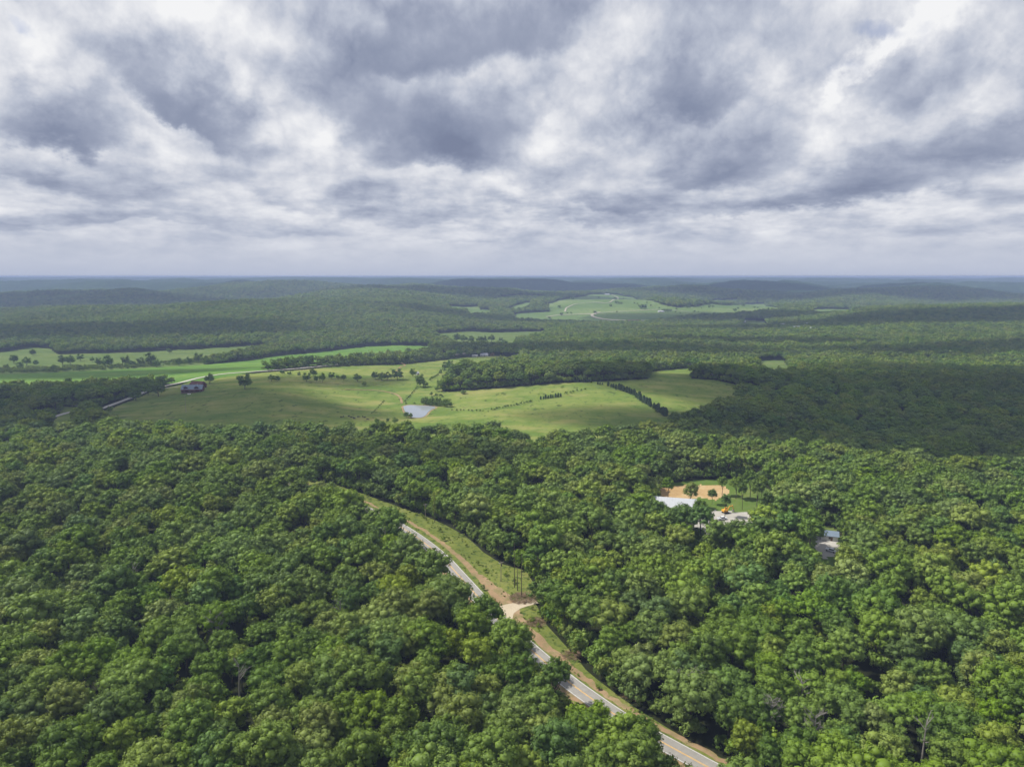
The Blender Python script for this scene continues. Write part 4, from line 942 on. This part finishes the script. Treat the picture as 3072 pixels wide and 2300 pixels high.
# ------------------------------------------------------------------ utility poles and bare pines
M_pole = simple('weathered_pole', (.26, .22, .18), .9, 0, .25, 4); M_wire = simple('wire_metal', (.05, .05, .055), .5, .6, .05)
def pole(x, y, hpx, label, arm=True, name='utility_pole', g=None):
    g = g or ground_at(x, y); h = hpx * px_size(g) / math.cos(PITCH); e = empty(name, g, .6); tag(e, label, 'utility pole', 'wooden utility poles')
    MB().tube([(0, 0, -1), (0, 0, h * .5), (0, 0, h)], [.19, .16, .12], 8).build('pole_shaft', M_pole, e)
    if arm:
        MB().box((0, 0, h - .7), (2.4, .14, .16)).build('crossarm', M_pole, e); q = MB()
        for ax in (-1.1, -.45, .45, 1.1): q.tube([(ax, 0, h - .62), (ax, 0, h - .36)], .06, 6)
        q.build('insulators', M_white, e); MB().tube([(.34, 0, h - 2.2), (.34, 0, h - 1.3)], .24, 10).build('transformer', M_wire, e)
    return (g[0], g[1], g[2] + h)
pA1 = pole(425.6, 518, 15.5, 'short wooden pole on the weedy verge near the road bend')
pA2 = pole(501, 581, 21, 'wooden pole on the wide verge above the driveway')
pole(749, 523, 13, 'pole standing in the white gravel lot of the clearing'); pole(186, 412, 17.5, 'tall pole at the forest edge below the log house'); pole(270, 383, 9, 'thin pale pole before the pair of round trees', False)
pole(598, 379, 6.5, 'small pole at the top corner of the right pasture'); pole(639, 374, 8, 'pole at the wood edge above the hedgerow', False)
w = MB(); A, B = Vector(pA1), Vector(pA2)
for off in (-.5, .5):
    pts = []
    for i in range(13):
        t = i / 12; p = A.lerp(B, t); pts.append((p.x + off, p.y, p.z - .7 - 3.0 * t * (1 - t)))
    w.tube(pts, .02, 4)
tag(w.build('power_line', M_wire), 'pair of thin sagging wires strung between two verge poles', 'power line')
def pine(x, y, hpx, label, leafy, seed):
    g = ground_at(x, y); h = hpx * px_size(g) / math.cos(PITCH); r = random.Random(seed); e = empty('bare_pine', g, seed); tag(e, label, 'tree', 'thin bare trunks on the verge')
    m = MB().tube([(0, 0, -1), (.1, 0, h * .4), (-.1, .1, h * .75), (0, 0, h)], [.19, .16, .11, .05], 7)
    m.build('trunk', M_bark, e); b = MB()
    for i in range(10): z = h * r.uniform(.45, .97); a = r.uniform(0, 6.28); L = r.uniform(.7, 1.8); b.tube([(0, 0, z), (math.cos(a) * L, math.sin(a) * L, z + .4)], [.06, .02], 4)
    b.build('limbs', M_bark, e)
    if leafy:
        rr_ = np.random.RandomState(seed); n = 520; z = rr_.uniform(.35, 1.0, n); a = rr_.rand(n) * 6.28; q = rr_.uniform(.2, 1.35, n) * (1.15 - .6 * z); P_ = np.stack([q * np.cos(a), q * np.sin(a), z * h], 1)
        V, Q = quads_at(P_, unit(rr_.normal(size=(n, 3))), .20, rr_); link(bpy.data.objects.new('crown', to_mesh('crown', V, Q, [LM['olive green']])), e)
pine(434.7, 522, 32, 'leafy slim tree standing alone on the verge right of the short pole', True, 1); pine(514.5, 587, 46, 'bare tall pine, leftmost of three at the brush heap', False, 2)
pine(521.5, 598, 47, 'bare tall pine, rightmost of three in front of the brush heap', False, 3); pine(517.5, 590, 30, 'shorter bare pine between two tall ones at the brush heap', False, 4)
# brush heaps: tangle of cut branches
def brush(x, y, rad, n, label, seed):
    g = ground_at(x, y); r = random.Random(seed); m = MB()
    for i in range(n):
        a = r.uniform(0, 6.28); q = rad * math.sqrt(r.random()); z = .15 + (1 - q / rad) * r.uniform(0, 1.5); c = Vector((q * math.cos(a), q * math.sin(a), z)); d = Vector((r.uniform(-1, 1), r.uniform(-1, 1), r.uniform(-.25, .35))).normalized() * r.uniform(.6, 2.0)
        m.tube([c - d, c + d * .2 + Vector((0, 0, .1)), c + d], [.07, .055, .02], 4)
    o = m.build('brush_pile', M_brush); o.location = g; tag(o, label, kind='stuff')
M_brush = simple('cut_branches', (.22, .155, .095), .95, 0, .35, 1.0)
brush(523, 598, 6.0, 420, 'brown heap of cut branches above the driveway', 5); brush(536, 622, 4.0, 200, 'low litter of cut branches below the driveway', 6); brush(634, 694, 4.0, 180, 'brown slash heap beside the lower road', 7); brush(572, 655, 3.5, 130, 'small scatter of cut branches by the dirt strip', 8)

# ------------------------------------------------------------------ buildings
M_metalroof = simple('grey_blue_metal_roof', (.17, .22, .28), .5, .2, .06, .4); M_log = simple('red_brown_logs', (.085, .028, .022), .8, 0, .25, 1.5); M_maroon = simple('maroon_roof', (.075, .022, .022), .7, 0, .15, .6)
M_glass = simple('dark_glass', (.02, .025, .03), .15, 0, .1); M_whiteroof = simple('white_metal_roof', (.42, .44, .47), .55, .1, .12, .35); M_whitewall = simple('white_siding', (.66, .66, .64), .7, 0, .06); M_brown = simple('brown_barn_wood', (.17, .11, .07), .85, 0, .2, 1)
M_brick = simple('stone', (.28, .25, .22), .9, 0, .2, 2)
def house(x, y, L, Wd, H, rise, label, walls, roof, rz=0.0, name='farm_building', cat='building', group=None, wins=3, chimney=False, porch=False, dormers=0, near=0, over=.6, doors=1):
    g = ground_at(x, y, near) if not isinstance(x, tuple) else x; e = empty(name, (g[0], g[1], g[2] - .1), rz); tag(e, label, cat, group)
    t = .25; w_ = MB().box((0, -Wd / 2 + t / 2, H / 2), (L, t, H)).box((0, Wd / 2 - t / 2, H / 2), (L, t, H)).box((-L / 2 + t / 2, 0, H / 2), (t, Wd - 2 * t, H)).box((L / 2 - t / 2, 0, H / 2), (t, Wd - 2 * t, H))
    w_.gable_end((0, 0, H), (L, Wd, rise), t); w_.build('wall', walls, e)
    rf = MB().gable((0, 0, H + .02), (L, Wd, rise), over, .16).build('roof', roof, e)
    if L > 20:                                                       # standing seams of a big metal roof
        sm = MB(); k = rise / (Wd / 2)
        for i in range(int(L / 1.6)):
            for sg in (-1, 1): sm.tube([(-L / 2 + .8 + i * 1.6, sg * Wd / 2, H + .20), (-L / 2 + .8 + i * 1.6, 0, H + rise + .20)], .06, 4)
        sm.build('roof_seams', roof, rf)
    for i in range(wins):
        xx = -L / 2 + (i + .5 + (.0 if wins % 2 else .12)) * L / wins; f = MB().box((xx, -Wd / 2 - .03, H * .55), (1.3, .08, 1.3)).build('window', M_whitewall, e); MB().box((xx, -Wd / 2 - .08, H * .55), (1.05, .04, 1.05)).build('pane', M_glass, f)
    if doors: MB().box((L * .12, -Wd / 2 - .04, 1.05), (1.0, .08, 2.1)).build('door', M_brown, e)
    if chimney: MB().box((L * .22, .6, H + rise * .9), (1.0, 1.0, 2.6)).build('chimney', M_brick, rf)
    for i in range(dormers):
        xx = (-.28, .24)[i] * L; d_ = MB(); dw, dl, dh = 4.6, Wd * .34, 2.2
        # gabled dormer facing the camera side
        z0 = H + rise * .18; d_.box((xx, -Wd * .30, z0 + .6), (dw, Wd * .30, 1.2)); d_.build('dormer', walls, e)
        MB().gable((xx, -Wd * .30 + .2, z0 + 1.2), (Wd * .40, dw, dh * .8), .35, .14, R(90)).build('dormer_roof', roof, e)
    if porch:
        MB().box((0, -Wd / 2 - 1.5, .25), (L * .98, 3.0, .5)).build('porch_deck', M_brown, e)
        MB().add([(-L * .5, -Wd / 2 - 3.3, H * .80), (L * .5, -Wd / 2 - 3.3, H * .80), (L * .5, -Wd / 2 + .1, H * .97), (-L * .5, -Wd / 2 + .1, H * .97), (-L * .5, -Wd / 2 - 3.3, H * .80 + .12), (L * .5, -Wd / 2 - 3.3, H * .80 + .12), (L * .5, -Wd / 2 + .1, H * .97 + .12), (-L * .5, -Wd / 2 + .1, H * .97 + .12)],
                 [(0, 3, 2, 1), (4, 5, 6, 7), (0, 1, 5, 4), (1, 2, 6, 5), (2, 3, 7, 6), (3, 0, 4, 7)]).build('porch_roof', M_maroon, e)
        for i in range(7): xx = -L * .48 + i * L * .96 / 6; MB().tube([(xx, -Wd / 2 - 2.9, .5), (xx, -Wd / 2 - 2.9, H * .80)], .12, 6).build('porch_post', walls, e)
    return e
house(193, 391.5, 23, 10.5, 4.2, 4.4, 'red brown log house with a grey blue metal roof and two dormers', M_log, M_metalroof, R(7), 'log_house', 'house', None, 4, True, True, 2)
g = ground_at(196, 388.3); house((g[0] + 1, g[1] + 4, g[2]), 0, 17, 10, 4.6, 4.2, 'maroon barn standing behind the log house', M_log, M_maroon, R(-18), 'red_barn', 'barn', None, 2)
tag(MB().box((0, 0, .5), (3.2, 1.6, .9)).box((0, 0, 1.0), (2.9, 1.4, .15)).build('hot_tub', M_whitewall), 'white covered tub on the grass before the log house', 'tub').location = ground_at(189, 394)
house(484.5, 355.6, 13, 9, 3, 2.8, 'farmhouse with a pale lavender metal roof beyond the upper field', M_whitewall, simple('lavender_metal_roof', (.50, .50, .60), .5, .1, .05, .4), R(-12), 'farmhouse', 'house', None, 3, True)
g = ground_at(490, 355.4); house((g[0] + 4, g[1] + 2, g[2]), 0, 8, 7, 3.4, 2.2, 'brown barn attached to the right of the lavender roofed farmhouse', M_brown, M_brown, R(75), 'brown_barn', 'barn', None, 1)
g = ground_at(476, 356.2); house((g[0] - 2, g[1], g[2]), 0, 10, 5, 2.4, .9, 'low white shed left of the lavender roofed farmhouse', M_whitewall, M_whiteroof, R(-8), 'white_shed', 'shed', None, 1)
house(416.8, 374.2, 5.0, 4.5, 2.6, 1.4, 'small white shed between two pasture trees', M_whitewall, M_whiteroof, R(60), 'garden_shed', 'shed', None, 1)
house(521, 355.6, 12, 5, 2.6, 1, 'long low white shed at the right end of the upper field', M_whitewall, M_whiteroof, R(0), 'white_shed', 'shed', None, 1)
house(607, 294.6, 26, 10, 4, 3, 'long white barn on top of the distant open hill', M_whitewall, M_whiteroof, 0, 'hill_barn', 'barn', None, 2, near=1700)
house(661, 311.6, 23, 10, 3, 3, 'white barn beside the tree group low on the distant hill', M_whitewall, M_whiteroof, R(4), 'white_barn', 'barn', None, 2, near=1700)
house(633.5, 320.6, 34, 10, 3, 2, 'long dark barn at the foot of the distant hill', M_brown, M_brown, 0, 'long_barn', 'barn', None, 2, near=1700)
for i, (x, y, L, lb) in enumerate([(782, 328, 14, 'white house at the left end of the hamlet on the right'), (787, 330.4, 12, 'second low white building of the hamlet'), (793, 331.0, 15, 'middle bright building of the hamlet'), (798, 331, 13, 'long white roof right of the middle of the hamlet'), (803, 330.5, 12, 'grey white roof near the right end of the hamlet'), (812, 332.2, 14, 'white roof standing apart on the right of the hamlet'), (806, 327.4, 12, 'small white house above the hamlet'), (743, 322.2, 16, 'pale pink house at the small field left of the hamlet')]):
    g = ground_at(x, y, 900); house((g[0], g[1], g[2] + 9.5 if i < 7 else g[2] + 2), 0, L, 8, 3.2, 2.2, lb, M_whitewall, M_whiteroof, R(10 * (i % 3) - 10), 'village_house', 'house', 'houses of the distant hamlet', 2)
g = ground_at(487, 316.5, 1500); house((g[0], g[1], g[2] + 8), 0, 14, 8, 3.2, 2.2, 'white house among trees left of the distant hill', M_whitewall, M_whiteroof, 0, 'village_house', 'house', 'houses of the distant hamlet', 2)
g = ground_at(497, 317.5, 1500); house((g[0], g[1], g[2] + 8), 0, 20, 8, 3.2, 2.2, 'grey shed among trees below the distant hill', M_whitewall, M_metalroof, R(5), 'village_shed', 'shed', 'houses of the distant hamlet', 2)
house(673, 510, 25, 15, 4.5, 3.4, 'large building with a white metal roof half hidden by oaks', M_whitewall, M_whiteroof, R(-14), 'pole_barn', 'barn', None, 4)
house(829, 538, 8, 6, 2.8, 1.6, 'small shed with a blue grey roof in the tiny clearing', M_whitewall, M_metalroof, R(-20), 'garden_shed', 'shed', None, 1)

# ------------------------------------------------------------------ excavator and pickup
M_yel = simple('yellow_paint', (.58, .29, .03), .5, 0, .08, 1); M_rub = simple('black_rubber', (.025, .025, .025), .9); M_steel = simple('steel', (.25, .24, .22), .5, .5)
g = ground_at(725.5, 512.5); e = empty('excavator', g, R(20)); tag(e, 'orange yellow excavator parked at the edge of the gravel lot', 'excavator')
for s_ in (-1, 1):
    pts = [(math.cos(a) * 1.7 * (1.0), s_ * 1.15, .48 + .45 * math.sin(a)) for a in np.linspace(0, 6.283, 14)]
    MB().add([(p[0] * 1.15, p[1] - .28, p[2]) for p in pts[:-1]] + [(p[0] * 1.15, p[1] + .28, p[2]) for p in pts[:-1]], [tuple(range(12, -1, -1)), tuple(range(13, 26))] + [(i, (i + 1) % 13, 13 + (i + 1) % 13, 13 + i) for i in range(13)]).build('track', M_rub, e)
MB().box((0, 0, 1.0), (2.2, 1.8, .35)).box((-.6, 0, 1.75), (2.9, 2.5, 1.1), 0, .93).build('body', M_yel, e)
cb = MB().box((.75, .75, 2.2), (1.4, 1.0, 1.9), 0, .9).build('cab', M_yel, e); MB().box((.80, .75, 2.35), (1.44, 1.04, 1.0), 0, .93).build('window', M_glass, cb)
MB().tube([(.9, -.3, 1.6), (2.4, -.3, 3.9), (4.4, -.3, 4.0)], [.30, .34, .24], 6).build('boom', M_yel, e); MB().tube([(4.3, -.3, 4.3), (5.2, -.3, 1.6)], [.26, .18], 6).build('arm', M_yel, e)
MB().add([(4.7, -.8, 1.6), (5.6, -.8, 1.5), (5.3, -.8, .5), (4.5, -.8, .7), (4.7, .2, 1.6), (5.6, .2, 1.5), (5.3, .2, .5), (4.5, .2, .7)], [(0, 1, 2, 3), (7, 6, 5, 4), (1, 5, 6, 2), (2, 6, 7, 3), (3, 7, 4, 0), (0, 4, 5, 1)]).build('bucket', M_steel, e)
def pickup(x, y, rz, label, paint, gr='parked trucks'):
    g = ground_at(x, y); e = empty('pickup_truck', g, rz); tag(e, label, 'pickup truck', gr)
    MB().box((0, 0, .72), (5.4, 1.9, .5)).box((1.9, 0, 1.02), (1.6, 1.85, .25), 0, .95).box((-1.7, .9, 1.1), (1.9, .1, .45)).box((-1.7, -.9, 1.1), (1.9, .1, .45)).box((-2.65, 0, 1.1), (.1, 1.8, .45)).build('body', paint, e)
    cb = MB().box((.35, 0, 1.45), (2.2, 1.8, .85), 0, .80).build('cab', paint, e); MB().box((.35, 0, 1.42), (2.26, 1.84, .48), 0, .88).build('window', M_glass, cb)
    for a in (-1, 1):
        for b in (-1, 1):
            t = MB().tube([(1.75 * a, .82 * b, .4), (1.75 * a, 1.0 * b, .4)], .4, 14).build('wheel', M_rub, e); MB().tube([(1.75 * a, 1.0 * b, .4), (1.75 * a, 1.02 * b, .4)], .22, 10).build('rim', M_steel, t)
M_carw = simple('white_car_paint', (.75, .76, .80), .3, .1, .03)
pickup(831, 551, R(-50), 'white pickup truck parked in the tiny clearing at the right', M_carw); pickup(722, 519, R(15), 'white pickup truck on the gravel lot below the excavator', M_carw)

# ------------------------------------------------------------------ trees standing inside the clearing
for i, (x, y, s, t, lb) in enumerate([(742, 509, 1.0, 'deep green', 'tall slim tree on the lawn of the clearing'), (736, 498, .85, 'mid green', 'tree at the back of the lawn beside the orange soil'), (757, 506, .95, 'mid green', 'tree on the right side of the clearing lawn'), (712, 504, .62, 'deep green', 'slim small tree in front of the orange soil'),
        (668, 499, .8, 'mid green', 'tree standing on the left part of the orange soil'), (722, 495, .8, 'mid green', 'tree standing on the right part of the orange soil'), (750, 497, .9, 'deep green', 'second tree from the right at the back of the lawn'), (761, 498, .9, 'mid green', 'rightmost tree at the back of the lawn'), (690, 507, .9, 'olive green', 'tree between the white roof and the orange soil'), (725, 516, .80, 'blue green', 'bushy tree just above the gravel lot'), (700, 524, .85, 'deep green', 'dark oak at the right end of the white roof'), (676, 527, .50, 'olive green', 'thin leafed tree screening the middle of the white roof'),
        (663, 527, .84, 'mid green', 'small oak before the left part of the white roof'), (685, 528, .80, 'deep green', 'small dark oak before the right part of the white roof'), (653, 522, .85, 'mid green', 'oak screening the left end of the white roof'), (765, 522, .95, 'deep green', 'slim dark tree at the right edge of the gravel lot')]):
    g = ground_at(x, y); k = i % 9; e = empty('clearing_tree', g, i); nar = .62 if 'slim' in lb else .85; e.scale = (s * nar, s * nar, s); tag(e, lb, 'tree', 'trees inside the clearing')
    link(bpy.data.objects.new('trunk', trunk_me(k)), e); link(bpy.data.objects.new('crown', crown_me(k, t)), e)

# ------------------------------------------------------------------ cattle
def cow_mesh():
    bm = bmesh.new(); J = {}
    def v(n, p, r): J[n] = (bm.verts.new(p), r)
    v('hip', (-.75, 0, 1.10), .33); v('mid', (0, 0, 1.03), .40); v('sho', (.65, 0, 1.12), .36); v('nk', (1.05, 0, 1.12), .20); v('hd', (1.35, 0, .75), .15); v('mz', (1.55, 0, .42), .09); v('tl', (-1.08, 0, 1.2), .05); v('tl2', (-1.16, 0, .6), .03)
    for n, x, y in (('a', .62, .2), ('b', .62, -.2), ('c', -.72, .2), ('d', -.72, -.2)): v(n, (x, y, .72), .13); v(n + '1', (x + (.05 if x > 0 else -.08), y, .38), .075); v(n + '2', (x, y, .04), .07)
    E = [('hip', 'mid'), ('mid', 'sho'), ('sho', 'nk'), ('nk', 'hd'), ('hd', 'mz'), ('hip', 'tl'), ('tl', 'tl2'), ('sho', 'a'), ('sho', 'b'), ('hip', 'c'), ('hip', 'd')] + [(n, n + '1') for n in 'abcd'] + [(n + '1', n + '2') for n in 'abcd']
    for a, b in E: bm.edges.new((J[a][0], J[b][0]))
    me = bpy.data.meshes.new('cow'); bm.verts.index_update(); rad = {J[n][0].index: J[n][1] for n in J}; bm.to_mesh(me); bm.free()
    o = bpy.data.objects.new('cow', me); S.collection.objects.link(o); o.modifiers.new('skin', 'SKIN'); o.modifiers.new('sub', 'SUBSURF').levels = 1
    for i, r in rad.items(): me.skin_vertices[0].data[i].radius = (r, r)
    me.skin_vertices[0].data[0].use_root = True
    dg = bpy.context.evaluated_depsgraph_get(); m2 = bpy.data.meshes.new_from_object(o.evaluated_get(dg)); bpy.data.objects.remove(o); m2.name = 'cow'; return m2
COW = cow_mesh(); COW.materials.clear(); COW.materials.append(simple('black_hide', (.015, .012, .012), .8))
for i, (x, y) in enumerate([(48, 962), (62, 958), (95, 955), (108, 962), (122, 965), (128, 968), (150, 960), (178, 958), (190, 962), (207, 975)]):
    a, b = c2(x, y); g = ground_at(a, b - 2.0); o = link(bpy.data.objects.new('cow', COW)); o.location = g; o.rotation_euler.z = i * 2.1; o.scale = (1.15,) * 3
    tag(o, f'{nth(i)} black cow from the left, grazing at the forest edge', 'cow', 'black cattle grazing left of the pond')
